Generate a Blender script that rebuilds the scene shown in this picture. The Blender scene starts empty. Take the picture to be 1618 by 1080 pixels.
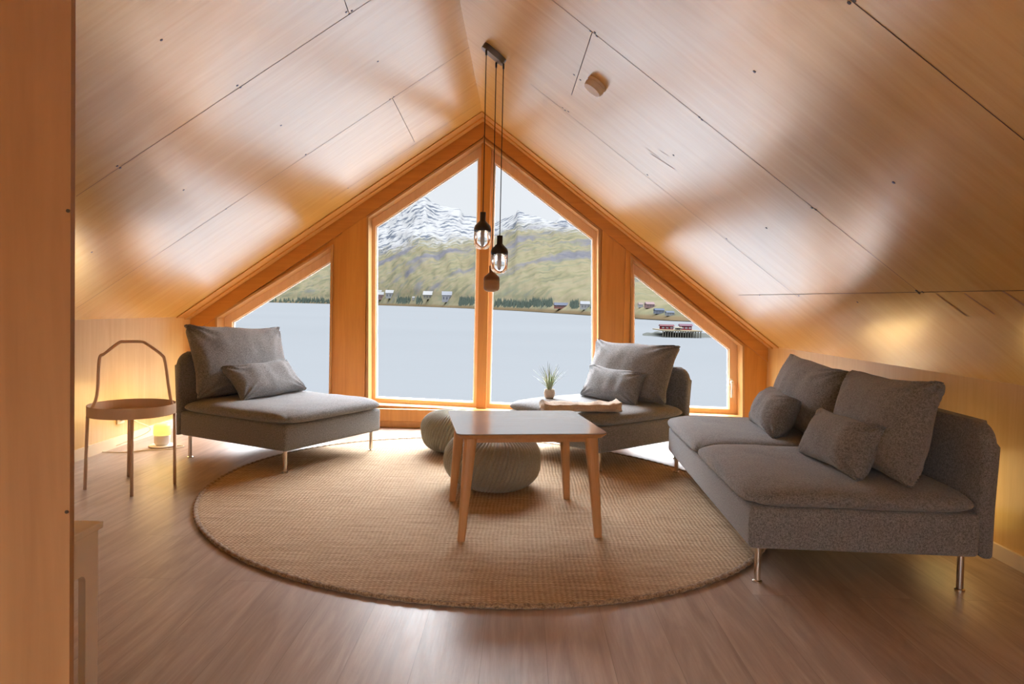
import bpy, bmesh, math, random
import numpy as np
from mathutils import Vector, Matrix
random.seed(7)
sc = bpy.context.scene
COL = sc.collection

# ------------------------------------------------------------------ camera
F_PX, CY, PITCH, ROLL, YAW = 1090.0, 517.24, .03, .022, -.0129
CAM = Vector((.0981, 0.0, 1.0712))
def cam_axes():
    fw = Vector((math.sin(YAW), math.cos(YAW), 0)); rt = Vector((math.cos(YAW), -math.sin(YAW), 0)); up = Vector((0, 0, 1))
    fw, up = fw*math.cos(PITCH)-up*math.sin(PITCH), up*math.cos(PITCH)+fw*math.sin(PITCH)
    rt, up = rt*math.cos(ROLL)+up*math.sin(ROLL), up*math.cos(ROLL)-rt*math.sin(ROLL)
    return rt, up, fw
RT, UP, FW = cam_axes()
cd = bpy.data.cameras.new('camera'); cam = bpy.data.objects.new('camera', cd); COL.objects.link(cam)
cd.sensor_width = 36; cd.lens = F_PX/1618*36; cd.shift_y = -(540-CY)/1618; cd.clip_end = 30000; cd.clip_start = .05
m = Matrix((RT, UP, -FW)).transposed().to_4x4(); m.translation = CAM; cam.matrix_world = m
sc.camera = cam

# ------------------------------------------------------------------ colour management
sc.view_settings.view_transform = 'Standard'; sc.view_settings.look = 'None'
sc.view_settings.gamma = 1; sc.view_settings.use_curve_mapping = False
sc.view_settings.exposure = 1.17
sc.cycles.max_bounces = 10; sc.cycles.diffuse_bounces = 6; sc.cycles.glossy_bounces = 5
sc.cycles.transparent_max_bounces = 12; sc.cycles.use_denoising = True
sc.cycles.sample_clamp_indirect = 8; sc.cycles.caustics_reflective = False

# ------------------------------------------------------------------ world: bright overcast sky, brighter on the side behind the house
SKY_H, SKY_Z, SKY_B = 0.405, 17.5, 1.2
w = bpy.data.worlds.new('sky'); sc.world = w; w.use_nodes = True
nt = w.node_tree; nt.nodes.clear()
def N(nt, t, **k):
    n = nt.nodes.new(t)
    for a, b in k.items(): setattr(n, a, b)
    return n
def math_n(nt, op, a, b=None, clamp=False):
    n = N(nt, 'ShaderNodeMath', operation=op, use_clamp=clamp)
    for i, v in enumerate((a, b)):
        if v is None: continue
        if isinstance(v, (int, float)): n.inputs[i].default_value = v
        else: nt.links.new(v, n.inputs[i])
    return n.outputs[0]
tc = N(nt, 'ShaderNodeTexCoord'); sp = N(nt, 'ShaderNodeSeparateXYZ'); nt.links.new(tc.outputs['Generated'], sp.inputs[0])
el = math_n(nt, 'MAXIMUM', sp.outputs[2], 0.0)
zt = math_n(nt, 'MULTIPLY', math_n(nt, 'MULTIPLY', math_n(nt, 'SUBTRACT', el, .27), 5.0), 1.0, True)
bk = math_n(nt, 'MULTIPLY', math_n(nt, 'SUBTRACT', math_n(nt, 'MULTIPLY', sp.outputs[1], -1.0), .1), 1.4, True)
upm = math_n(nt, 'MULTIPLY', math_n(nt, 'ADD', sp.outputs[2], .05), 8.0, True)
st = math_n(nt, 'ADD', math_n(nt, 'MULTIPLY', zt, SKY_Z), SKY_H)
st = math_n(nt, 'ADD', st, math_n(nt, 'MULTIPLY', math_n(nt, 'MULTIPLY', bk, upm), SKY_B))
ns = N(nt, 'ShaderNodeTexNoise'); ns.inputs['Scale'].default_value = 3.5; ns.inputs['Detail'].default_value = 4
nt.links.new(tc.outputs['Generated'], ns.inputs['Vector'])
st = math_n(nt, 'MULTIPLY', st, math_n(nt, 'ADD', math_n(nt, 'MULTIPLY', ns.outputs[0], .16), .92))
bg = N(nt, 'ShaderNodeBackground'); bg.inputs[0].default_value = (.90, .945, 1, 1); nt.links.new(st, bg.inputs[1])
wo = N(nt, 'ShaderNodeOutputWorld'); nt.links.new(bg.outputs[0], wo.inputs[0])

# ------------------------------------------------------------------ helpers
def ray(u, v):
    return (RT*((u-809)/F_PX) + FW - UP*((v-CY)/F_PX))
def on_y(u, v, y):
    d = ray(u, v); t = (y-CAM.y)/d.y; return CAM + d*t
def on_z(u, v, z=0.0):
    d = ray(u, v); t = (z-CAM.z)/d.z; return CAM + d*t
def on_plane(u, v, p, n):
    d = ray(u, v); t = (p-CAM).dot(n)/d.dot(n); return CAM + d*t

def tag(o, label=None, cat=None, group=None, kind=None):
    if label: o['label'] = label
    if cat: o['category'] = cat
    if group: o['group'] = group
    if kind: o['kind'] = kind
    return o
def link(name, me, mat=None, parent=None, smooth=False, loc=None):
    o = bpy.data.objects.new(name, me); COL.objects.link(o)
    if mat is not None:
        for mm in (mat if isinstance(mat, (list, tuple)) else [mat]): me.materials.append(mm)
    if smooth:
        for p in me.polygons: p.use_smooth = True
    if parent is not None: o.parent = parent
    if loc is not None: o.location = loc
    return o
def obj(name, bm, mat, parent=None, smooth=False, loc=None):
    bmesh.ops.recalc_face_normals(bm, faces=bm.faces)
    me = bpy.data.meshes.new(name); bm.to_mesh(me); bm.free()
    return link(name, me, mat, parent, smooth, loc)
def empty(name, loc=(0, 0, 0), rz=0.0):
    o = bpy.data.objects.new(name, None); COL.objects.link(o); o.location = loc; o.rotation_euler = (0, 0, rz)
    o.empty_display_size = .1; return o
def box(bm, a, b):
    (x0, y0, z0), (x1, y1, z1) = a, b
    vs = [bm.verts.new(c) for c in ((x0,y0,z0),(x1,y0,z0),(x1,y1,z0),(x0,y1,z0),(x0,y0,z1),(x1,y0,z1),(x1,y1,z1),(x0,y1,z1))]
    for f in ((0,3,2,1),(4,5,6,7),(0,1,5,4),(1,2,6,5),(2,3,7,6),(3,0,4,7)): bm.faces.new([vs[i] for i in f])
    return vs
def bevel_all(bm, r, seg=3):
    bmesh.ops.remove_doubles(bm, verts=bm.verts, dist=1e-6)
    bmesh.ops.bevel(bm, geom=list(bm.edges), offset=r, segments=seg, affect='EDGES', profile=.5, clamp_overlap=True)
def rbox(a, b, r=.005, seg=3):
    bm = bmesh.new(); box(bm, a, b); bevel_all(bm, r, seg); return bm
def prism_y(bm, pts, y0, y1):
    """pts (x,z) polygon, extruded between y0 and y1"""
    A = [bm.verts.new((x, y0, z)) for x, z in pts]; B = [bm.verts.new((x, y1, z)) for x, z in pts]
    bm.faces.new(A); bm.faces.new(B[::-1]); n = len(pts)
    for i in range(n): bm.faces.new((A[i], A[(i+1) % n], B[(i+1) % n], B[i]))
def ring_y(bm, outer, inner, y0, y1):
    n = len(outer)
    def L(pts, y): return [bm.verts.new((x, y, z)) for x, z in pts]
    A, B, C, D = L(outer, y0), L(inner, y0), L(outer, y1), L(inner, y1)
    for i in range(n):
        j = (i+1) % n
        bm.faces.new((A[i], A[j], B[j], B[i])); bm.faces.new((C[i], D[i], D[j], C[j]))
        bm.faces.new((A[i], C[i], C[j], A[j])); bm.faces.new((B[i], B[j], D[j], D[i]))
def frame_from(d):
    z = d.normalized(); x = z.cross(Vector((0, 0, 1)))
    if x.length < 1e-4: x = Vector((1, 0, 0))
    x.normalize(); return x, z.cross(x), z
def tube(bm, pts, r, seg=10, cap=True, flat=None):
    pts = [Vector(p) for p in pts]; rs = r if isinstance(r, (list, tuple)) else [r]*len(pts)
    rings = []; n = len(pts); px = None
    for i, p in enumerate(pts):
        d = (pts[min(i+1, n-1)]-pts[max(i-1, 0)]).normalized()
        if px is None: px, py, _ = frame_from(d)
        else:
            px = (px - d*px.dot(d)).normalized(); py = d.cross(px)
        rings.append([bm.verts.new(p + px*rs[i]*math.cos(2*math.pi*k/seg) + py*rs[i]*math.sin(2*math.pi*k/seg)) for k in range(seg)])
    for a, b in zip(rings, rings[1:]):
        for k in range(seg): bm.faces.new((a[k], a[(k+1) % seg], b[(k+1) % seg], b[k]))
    if cap: bm.faces.new(rings[0][::-1]); bm.faces.new(rings[-1])
def lathe(bm, prof, seg=32, c=(0, 0)):
    rings = []
    for r, z in prof:
        if r < 1e-6: rings.append([bm.verts.new((c[0], c[1], z))])
        else: rings.append([bm.verts.new((c[0]+r*math.cos(2*math.pi*k/seg), c[1]+r*math.sin(2*math.pi*k/seg), z)) for k in range(seg)])
    for a, b in zip(rings, rings[1:]):
        if len(a) == 1 and len(b) == 1: continue
        for k in range(seg):
            j = (k+1) % seg
            if len(a) == 1: bm.faces.new((a[0], b[j], b[k]))
            elif len(b) == 1: bm.faces.new((a[k], a[j], b[0]))
            else: bm.faces.new((a[k], a[j], b[j], b[k]))
def disc_on(bm, c, n, r, h, seg=14):
    """short cylinder standing on a plane with normal n (pointing into the room)"""
    x = n.orthogonal().normalized(); y = n.cross(x)
    A = [bm.verts.new(c + (x*math.cos(2*math.pi*k/seg)+y*math.sin(2*math.pi*k/seg))*r) for k in range(seg)]
    B = [bm.verts.new(v.co + n*h) for v in A]
    bm.faces.new(A); bm.faces.new(B[::-1])
    for k in range(seg): bm.faces.new((A[k], A[(k+1) % seg], B[(k+1) % seg], B[k]))

# ------------------------------------------------------------------ materials
def mat(name):
    m = bpy.data.materials.new(name); m.use_nodes = True; nt = m.node_tree
    return m, nt, nt.nodes['Principled BSDF']
def ramp(nt, stops, fac):
    r = N(nt, 'ShaderNodeValToRGB'); e = r.color_ramp.elements
    while len(e) < len(stops): e.new(.5)
    for i, (p, c) in enumerate(stops): e[i].position = p; e[i].color = (*c, 1)
    nt.links.new(fac, r.inputs[0]); return r.outputs[0]
def coords(nt, scale=(1, 1, 1), space='pos', rot=(0, 0, 0)):
    if space == 'pos': src = N(nt, 'ShaderNodeNewGeometry').outputs['Position']
    else: src = N(nt, 'ShaderNodeTexCoord').outputs['Object']
    mp = N(nt, 'ShaderNodeMapping'); mp.inputs['Scale'].default_value = scale; mp.inputs['Rotation'].default_value = rot
    nt.links.new(src, mp.inputs[0]); return mp.outputs[0]
def noise(nt, vec, scale=1., detail=4., rough=.55, dist=0.):
    n = N(nt, 'ShaderNodeTexNoise'); n.inputs['Scale'].default_value = scale; n.inputs['Detail'].default_value = detail
    n.inputs['Roughness'].default_value = rough; n.inputs['Distortion'].default_value = dist
    nt.links.new(vec, n.inputs['Vector']); return n.outputs[0]
def mixc(nt, fac, a, b, mode='MIX'):
    n = N(nt, 'ShaderNodeMix', data_type='RGBA', blend_type=mode)
    for s, v in ((0, fac), (6, a), (7, b)):
        if isinstance(v, (int, float)): n.inputs[s].default_value = v
        elif isinstance(v, tuple): n.inputs[s].default_value = (*v, 1)
        else: nt.links.new(v, n.inputs[s])
    return n.outputs[2]
def bump(nt, b, h, strength=.3, dist=.01):
    n = N(nt, 'ShaderNodeBump'); n.inputs['Strength'].default_value = strength; n.inputs['Distance'].default_value = dist
    nt.links.new(h, n.inputs['Height']); nt.links.new(n.outputs[0], b.inputs['Normal'])
def plain(name, c, rough=.5, metal=0., **k):
    m, nt, b = mat(name); b.inputs['Base Color'].default_value = (*c, 1); b.inputs['Roughness'].default_value = rough
    b.inputs['Metallic'].default_value = metal
    for a, v in k.items(): b.inputs[a.replace('_', ' ')].default_value = v
    # a little procedural unevenness
    n = noise(nt, coords(nt, (1, 1, 1), 'obj'), 40, 3); r = N(nt, 'ShaderNodeMapRange'); r.inputs[3].default_value = max(rough-.05, 0); r.inputs[4].default_value = min(rough+.05, 1)
    nt.links.new(n, r.inputs[0]); nt.links.new(r.outputs[0], b.inputs['Roughness'])
    return m
def wood(name, light, dark, scale, space='pos', rough=.45, spec=.5, streak=.5, coat=0., coat_rough=.2, coat_ior=1.5, figure=1.0):
    m, nt, b = mat(name)
    v = coords(nt, scale, space)
    n1 = noise(nt, v, 1.0, 6, .6, 1.2*figure)
    n2 = noise(nt, v, 5.0, 3, .5, .3)
    big = noise(nt, coords(nt, tuple(s*.18 for s in scale), space), 1.0, 3, .5, .6)
    f = math_n(nt, 'ADD', math_n(nt, 'MULTIPLY', n1, .75), math_n(nt, 'MULTIPLY', n2, .25))
    f = math_n(nt, 'ADD', math_n(nt, 'MULTIPLY', math_n(nt, 'SUBTRACT', f, .5), 3.2*streak+.8), .5, True)
    c = mixc(nt, f, dark, light)
    c = mixc(nt, math_n(nt, 'MULTIPLY', big, .35), c, tuple(x*.86 for x in light))
    nt.links.new(c, b.inputs['Base Color'])
    b.inputs['Roughness'].default_value = rough; b.inputs['Specular IOR Level'].default_value = spec
    b.inputs['Coat Weight'].default_value = coat; b.inputs['Coat Roughness'].default_value = coat_rough; b.inputs['Coat IOR'].default_value = coat_ior
    bump(nt, b, n2, .06, .002)
    return m
M = {}
M['ply_left'] = wood('ceiling_plywood', (.75, .475, .125), (.60, .335, .065), (1.0, 16, 1.3), rough=.5, spec=.1, streak=.45, coat=1.0, coat_rough=.25, coat_ior=2.7, figure=.8)
M['ply_wall'] = wood('wall_plywood', (.76, .52, .21), (.62, .36, .11), (14, 14, .9), rough=.5, spec=.1, streak=.45, coat=1.0, coat_rough=.28, coat_ior=1.7)
M['pine'] = wood('gable_pine', (.66, .30, .05), (.50, .19, .025), (16, 16, .8), rough=.45, streak=.5, coat=.3, coat_rough=.25)
M['pine_slope'] = wood('rafter_pine', (.60, .26, .042), (.44, .165, .022), (1.1, 22, 18), rough=.45, streak=.5, coat=.3, coat_rough=.25)
M['frame'] = wood('window_frame_wood', (.82, .56, .34), (.70, .44, .24), (20, 20, 1.), rough=.4, streak=.4, coat=.3)
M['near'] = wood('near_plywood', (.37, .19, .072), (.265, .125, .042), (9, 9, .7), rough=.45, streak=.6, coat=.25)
M['leg_wood'] = wood('ash_leg', (.62, .34, .14), (.50, .25, .09), (30, 30, 2), 'obj', rough=.4, streak=.4)
M['base_white'] = plain('baseboard_paint', (.78, .66, .50), .4)
M['white'] = plain('white_paint', (.86, .83, .80), .4)
M['gasket'] = plain('white_gasket', (.78, .80, .84), .4)
M['seam'] = plain('seam_dark_joint', (.10, .055, .03), .8)  # dark joint lines between the plywood sheets
M['screw'] = plain('screw_steel', (.06, .045, .035), .4, .6)
M['chrome'] = plain('brushed_chrome', (.72, .66, .58), .22, 1.0)
M['tray'] = plain('beige_powdercoat', (.68, .49, .32), .5)
M['black'] = plain('black_lacquer', (.018, .018, .02), .35)
M['darkmetal'] = plain('canopy_dark', (.10, .09, .085), .38, .3, Coat_Weight=.6, Coat_Roughness=.15)
M['cord'] = plain('textile_cord', (.03, .022, .02), .8)
M['brown_cap'] = plain('brown_lacquer', (.22, .10, .055), .5)
M['beige_glass'] = plain('frosted_beige', (.46, .30, .20), .5)
M['detector'] = plain('detector_plastic', (.78, .70, .60), .45)
M['outlet'] = plain('outlet_plastic', (.72, .66, .55), .4)
M['white_cord'] = plain('cable_white', (.75, .66, .52), .5)

def fabric(name, base, hi, scale=300, bumps=.6, soft=.92):
    m, nt, b = mat(name)
    v = coords(nt, (1, 1, 1), 'obj')
    n1 = noise(nt, v, scale, 2, .6); n2 = noise(nt, v, scale*.4, 3, .6); n3 = noise(nt, v, 7, 3)
    f = math_n(nt, 'ADD', math_n(nt, 'MULTIPLY', n1, .6), math_n(nt, 'MULTIPLY', n2, .4))
    f = math_n(nt, 'ADD', math_n(nt, 'MULTIPLY', math_n(nt, 'SUBTRACT', f, .5), 4.2), .5, True)
    c = mixc(nt, f, base, hi); c = mixc(nt, math_n(nt, 'MULTIPLY', n3, .25), c, tuple(x*.75 for x in base))
    nt.links.new(c, b.inputs['Base Color']); b.inputs['Roughness'].default_value = soft
    b.inputs['Specular IOR Level'].default_value = .2
    b.inputs['Sheen Weight'].default_value = .35; b.inputs['Sheen Roughness'].default_value = .5
    bump(nt, b, n1, bumps, .004)
    return m
M['fabric'] = fabric('grey_woven_fabric', (.108, .112, .116), (.35, .36, .375))
M['throw'] = fabric('throw_cloth', (.55, .42, .30), (.72, .60, .48), 200, .3)

def knit():
    m, nt, b = mat('knitted_cotton')
    v = coords(nt, (1, 1, 1), 'obj'); n1 = noise(nt, v, 130, 3, .6); n2 = noise(nt, v, 8, 2)
    c = mixc(nt, n1, (.22, .215, .16), (.44, .43, .335)); c = mixc(nt, math_n(nt, 'MULTIPLY', n2, .3), c, (.22, .20, .14))
    nt.links.new(c, b.inputs['Base Color']); b.inputs['Roughness'].default_value = .9; b.inputs['Sheen Weight'].default_value = .4
    bump(nt, b, n1, .6, .006); return m
M['knit'] = knit()

def jute():
    m, nt, b = mat('jute_weave')
    src = N(nt, 'ShaderNodeNewGeometry').outputs['Position']; s = N(nt, 'ShaderNodeSeparateXYZ'); nt.links.new(src, s.inputs[0])
    big = noise(nt, coords(nt, (1.0, 5, 1)), 2.2, 3)
    wob = noise(nt, coords(nt, (1, 1, 1)), 3.0, 2)
    x = math_n(nt, 'ADD', s.outputs[0], math_n(nt, 'MULTIPLY', wob, .035))
    y = math_n(nt, 'ADD', s.outputs[1], math_n(nt, 'MULTIPLY', wob, .03))
    cx = math_n(nt, 'SINE', math_n(nt, 'MULTIPLY', x, 2*math.pi/.0195))
    cy = math_n(nt, 'SINE', math_n(nt, 'MULTIPLY', y, 2*math.pi/.017))
    kn = math_n(nt, 'MULTIPLY', math_n(nt, 'ADD', cx, 1.0), math_n(nt, 'ADD', cy, 1.0))     # 0..4
    kn = math_n(nt, 'MULTIPLY', kn, .25)
    fine = noise(nt, coords(nt, (60, 170, 60)), 1.0, 3, .7)
    rows = noise(nt, coords(nt, (4, 70, 1)), 1.0, 2, .6)
    f = math_n(nt, 'ADD', math_n(nt, 'MULTIPLY', kn, .30), math_n(nt, 'MULTIPLY', fine, .88))
    f = math_n(nt, 'ADD', f, math_n(nt, 'MULTIPLY', math_n(nt, 'SUBTRACT', rows, .5), .7))
    c = ramp(nt, [(0.12, (.20, .12, .065)), (.45, (.50, .36, .225)), (.72, (.70, .54, .36)), (1, (.85, .70, .50))], f)
    c = mixc(nt, math_n(nt, 'MULTIPLY', big, .35), c, (.34, .21, .115))
    nt.links.new(c, b.inputs['Base Color']); b.inputs['Roughness'].default_value = .9; b.inputs['Specular IOR Level'].default_value = .25
    h = math_n(nt, 'ADD', kn, math_n(nt, 'MULTIPLY', fine, .7))
    bump(nt, b, h, .9, .006); return m
M['jute'] = jute()
M['jute_rim'] = fabric('jute_braid', (.13, .075, .038), (.50, .34, .19), 150, .8)

def floor_mat():
    m, nt, b = mat('vinyl_oak_planks')
    src = N(nt, 'ShaderNodeNewGeometry').outputs['Position']
    mp = N(nt, 'ShaderNodeMapping'); mp.inputs['Rotation'].default_value = (0, 0, math.pi/2); nt.links.new(src, mp.inputs[0])
    br = N(nt, 'ShaderNodeTexBrick'); nt.links.new(mp.outputs[0], br.inputs['Vector'])
    br.offset = .37; br.inputs['Scale'].default_value = 1; br.inputs['Brick Width'].default_value = 1.3; br.inputs['Row Height'].default_value = .20
    br.inputs['Mortar Size'].default_value = .0012; br.inputs['Mortar Smooth'].default_value = .3; br.inputs['Bias'].default_value = 0
    br.inputs['Color1'].default_value = (0, 0, 0, 1); br.inputs['Color2'].default_value = (1, 1, 1, 1); br.inputs['Mortar'].default_value = (.5, .5, .5, 1)
    off = N(nt, 'ShaderNodeVectorMath', operation='ADD'); nt.links.new(coords(nt, (9, .9, 1)), off.inputs[0])
    sc_ = N(nt, 'ShaderNodeVectorMath', operation='SCALE'); sc_.inputs['Scale'].default_value = 9; nt.links.new(br.outputs['Color'], sc_.inputs[0]); nt.links.new(sc_.outputs[0], off.inputs[1])
    g = noise(nt, off.outputs[0], 1.3, 6, .62, 1.6)
    fg = noise(nt, coords(nt, (120, 5, 1)), 1.0, 3, .6)
    f = math_n(nt, 'ADD', math_n(nt, 'MULTIPLY', g, .75), math_n(nt, 'MULTIPLY', fg, .25))
    c = ramp(nt, [(.25, (.20, .135, .095)), (.5, (.385, .285, .22)), (.75, (.58, .47, .395))], f)
    c = mixc(nt, .28, c, mixc(nt, br.outputs['Color'], (.20, .13, .095), (.38, .285, .23)))
    c = mixc(nt, math_n(nt, 'MULTIPLY', br.outputs['Fac'], .55), c, (.12, .08, .055))
    nt.links.new(c, b.inputs['Base Color'])
    b.inputs['Roughness'].default_value = .38
    r = N(nt, 'ShaderNodeMapRange'); r.inputs[3].default_value = .30; r.inputs[4].default_value = .46; nt.links.new(fg, r.inputs[0]); nt.links.new(r.outputs[0], b.inputs['Roughness'])
    b.inputs['Specular IOR Level'].default_value = .6
    bump(nt, b, math_n(nt, 'SUBTRACT', fg, br.outputs['Fac']), .12, .003)
    return m
M['floor'] = floor_mat()

def tabletop():
    m = wood('ash_tabletop', (.30, .26, .23), (.25, .21, .18), (3, 40, 3), 'obj', rough=.15, spec=.5, streak=.25); return m
M['top'] = tabletop()

def glass_mat(name='window_glass', tint=(1, 1, 1)):
    m = bpy.data.materials.new(name); m.use_nodes = True; nt = m.node_tree; nt.nodes.clear()
    t = N(nt, 'ShaderNodeBsdfTransparent'); t.inputs[0].default_value = (*tint, 1)
    g = N(nt, 'ShaderNodeBsdfGlossy'); g.inputs['Roughness'].default_value = .02
    fr = N(nt, 'ShaderNodeFresnel'); fr.inputs[0].default_value = 1.33
    mx = N(nt, 'ShaderNodeMixShader'); nt.links.new(math_n(nt, 'MULTIPLY', fr.outputs[0], .06), mx.inputs[0]); nt.links.new(t.outputs[0], mx.inputs[1]); nt.links.new(g.outputs[0], mx.inputs[2])
    o = N(nt, 'ShaderNodeOutputMaterial'); nt.links.new(mx.outputs[0], o.inputs[0]); return m
M['glass'] = glass_mat()
def lens_glass():
    m, nt, b = mat('clear_pressed_glass'); b.inputs['Base Color'].default_value = (1, 1, 1, 1); b.inputs['Roughness'].default_value = .08
    b.inputs['Transmission Weight'].default_value = 1; b.inputs['IOR'].default_value = 1.45
    bump(nt, b, noise(nt, coords(nt, (1, 1, .3), 'obj'), 180, 2), .25, .002); return m
M['bulb'] = lens_glass()
def emis(name, c, s):
    m, nt, b = mat(name); b.inputs['Base Color'].default_value = (*c, 1); b.inputs['Emission Color'].default_value = (*c, 1); b.inputs['Emission Strength'].default_value = s
    n = noise(nt, coords(nt, (1, 1, 1), 'obj'), 12, 2); r = N(nt, 'ShaderNodeMapRange'); r.inputs[3].default_value = s*.85; r.inputs[4].default_value = s*1.15
    nt.links.new(n, r.inputs[0]); nt.links.new(r.outputs[0], b.inputs['Emission Strength']); return m
M['glow'] = emis('lamp_glow', (.95, .80, .22), .38)

# ------------------------------------------------------------------ room shell
D = 6.0162; YB = -3.4                      # gable plane, rear wall plane
xL, zL, xr, zr, xR, zR = -2.7974, .9245, -.2643, 2.6855, 2.2461, .7842
def struct(o): o['kind'] = 'structure'; return o
bm = bmesh.new(); box(bm, (xL-.1, YB-.1, -.12), (xR+.1, D+.3, 0)); struct(obj('floor', bm, M['floor']))
nL = Vector((zr-zL, 0, -(xr-xL))).normalized(); nR = Vector((-(zr-zR), 0, -(xR-xr))).normalized()
pR0 = Vector((xr, 0, zr))
RY0, RY1, RF0, RF1 = -2.4, -1.6, .45, .80      # rooflight openings added for light: y range, fraction of the slope from eave to ridge
def roof_slab(name, xa, za, xb, zb, n):
    bm = bmesh.new(); t = -n*.12
    ex = .12 if xa < xb else -.12; sl = (zb-za)/(xb-xa); xe, ze = xa-ex, za-ex*sl
    def part(f0, f1, y0, y1):
        # fractions from eave (xa) to ridge (xb); f0 = None is the outer overhang
        p = (xe, ze) if f0 is None else (xa+(xb-xa)*f0, za+(zb-za)*f0); q = (xa+(xb-xa)*f1, za+(zb-za)*f1)
        prism_y(bm, [p, q, (q[0], q[1]+.148), (p[0], p[1]+.148)], y0, y1)
    part(None, 1, YB-.1, RY0); part(None, RF0, RY0, RY1); part(RF1, 1, RY0, RY1); part(None, 1, RY1, D+.28)
    bmesh.ops.remove_doubles(bm, verts=bm.verts, dist=1e-5)
    return struct(obj(name, bm, M['ply_left']))
ceilL = roof_slab('ceiling', xL, zL, xr, zr, nL)
ceilR = roof_slab('ceiling', xR, zR, xr, zr, nR)
bm = bmesh.new(); box(bm, (xL-.1, YB, 0), (xL, D+.02, zL-.0)); struct(obj('wall_left', bm, M['ply_wall']))
bm = bmesh.new(); box(bm, (xR, YB, 0), (xR+.1, D+.02, zR-.0)); struct(obj('wall_right', bm, M['ply_wall']))
bm = bmesh.new(); box(bm, (xL+.0005, YB, 0.0), (xL+.014, D, .075)); struct(obj('baseboard_left', bm, M['base_white']))
bm = bmesh.new(); box(bm, (xR-.014, YB, 0.0), (xR-.0005, D, .065)); struct(obj('baseboard_right', bm, M['base_white']))

def xz(u, v, y=D): p = on_y(u, v, y); return (p.x, p.z)
ZS = xz(1145, 661)[1]                       # bottom of the side window openings
# openings in the gable wall, clockwise polygons of (x, z) in the wall plane
def snapx(u, v, z=None): x, zz = xz(u, v); return (x, zz if z is None else z)
OP_C = [xz(580, 641), xz(580, 342), xz(764, 219), xz(948, 362), xz(948, 659)]
OP_L = [(xz(342, 500)[0], ZS+.02), xz(342, 500), xz(527, 386), (xz(527, 386)[0], ZS+.02)]
OP_R = [xz(996, 654), xz(996, 404), xz(1175, 545), xz(1175, 661)]
def wall_with_holes(name, outer, holes, y0, y1, mat_):
    """flat wall with polygon holes: filled 2D triangulation, extruded"""
    bm = bmesh.new(); edges = []
    for loop in [outer]+holes:
        vs = [bm.verts.new((x, y0, z)) for x, z in loop]
        edges += [bm.edges.new((vs[i], vs[(i+1) % len(vs)])) for i in range(len(vs))]
    bmesh.ops.triangle_fill(bm, use_beauty=True, use_dissolve=False, edges=edges)
    fs = list(bm.faces); r = bmesh.ops.extrude_face_region(bm, geom=fs)
    for v in [g for g in r['geom'] if isinstance(g, bmesh.types.BMVert)]: v.co.y = y1
    return obj(name, bm, mat_)
outer = [(xL, 0), (xL, zL), (xr, zr), (xR, zR), (xR, 0)]
struct(wall_with_holes('wall_gable', outer, [OP_L, OP_C, OP_R], D, D+.25, M['pine']))
# rear gable wall behind the viewpoint with an unseen window added for light
RO = [(-1.7, .25), (-1.7, 1.35), (xr-.0, 2.25), (1.25, 1.25), (1.25, .25)]
struct(wall_with_holes('wall_rear', outer, [RO], YB-.1, YB, M['pine']))

def inset(poly, d):
    """inset a polygon by d (list per edge allowed)"""
    n = len(poly); out = []
    area = sum(poly[i][0]*poly[(i+1) % n][1]-poly[(i+1) % n][0]*poly[i][1] for i in range(n))
    s = 1 if area > 0 else -1
    L = []
    for i in range(n):
        a, b = Vector(poly[i]), Vector(poly[(i+1) % n]); e = (b-a).normalized(); nn = Vector((-e.y, e.x))*s
        di = d[i] if isinstance(d, (list, tuple)) else d
        L.append((a+nn*di, e))
    for i in range(n):
        p, e = L[i-1]; q, f = L[i]
        cr = e.x*f.y-e.y*f.x; t = ((q-p).x*f.y-(q-p).y*f.x)/cr
        r = p+e*t; out.append((r.x, r.y))
    return out
YF = D+.125                                  # front of the window frames, set back in the reveals
def window(i, op, fw, handle=False):
    root = struct(empty('window_%d' % i, (0, 0, 0)))
    inn = inset(op, fw)
    bm = bmesh.new(); ring_y(bm, op, inn, YF, YF+.075); obj('window_frame', bm, M['frame'], root)
    g1 = inset(inn, .010); bm = bmesh.new(); ring_y(bm, inn, g1, YF+.022, YF+.05); obj('gasket', bm, M['gasket'], root)
    bm = bmesh.new(); A = [bm.verts.new((x, YF+.04, z)) for x, z in g1]; bm.faces.new(A); obj('pane', bm, M['glass'], root)
    return root
# the four panes of the gable
MUL0, MUL1 = xz(757.5, 400, D+.06)[0], xz(773, 400, D+.06)[0]
sl_l = (OP_C[2][1]-OP_C[1][1])/(OP_C[2][0]-OP_C[1][0]); sl_r = (OP_C[3][1]-OP_C[2][1])/(OP_C[3][0]-OP_C[2][0])
zc_bot = lambda x: OP_C[0][1]+(OP_C[4][1]-OP_C[0][1])*(x-OP_C[0][0])/(OP_C[4][0]-OP_C[0][0])
W2 = [OP_C[0], OP_C[1], (MUL0, OP_C[2][1]+(MUL0-OP_C[2][0])*sl_l), (MUL0, zc_bot(MUL0))]
W3 = [(MUL1, zc_bot(MUL1)), (MUL1, OP_C[2][1]+(MUL1-OP_C[2][0])*sl_r), OP_C[3], OP_C[4]]
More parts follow.
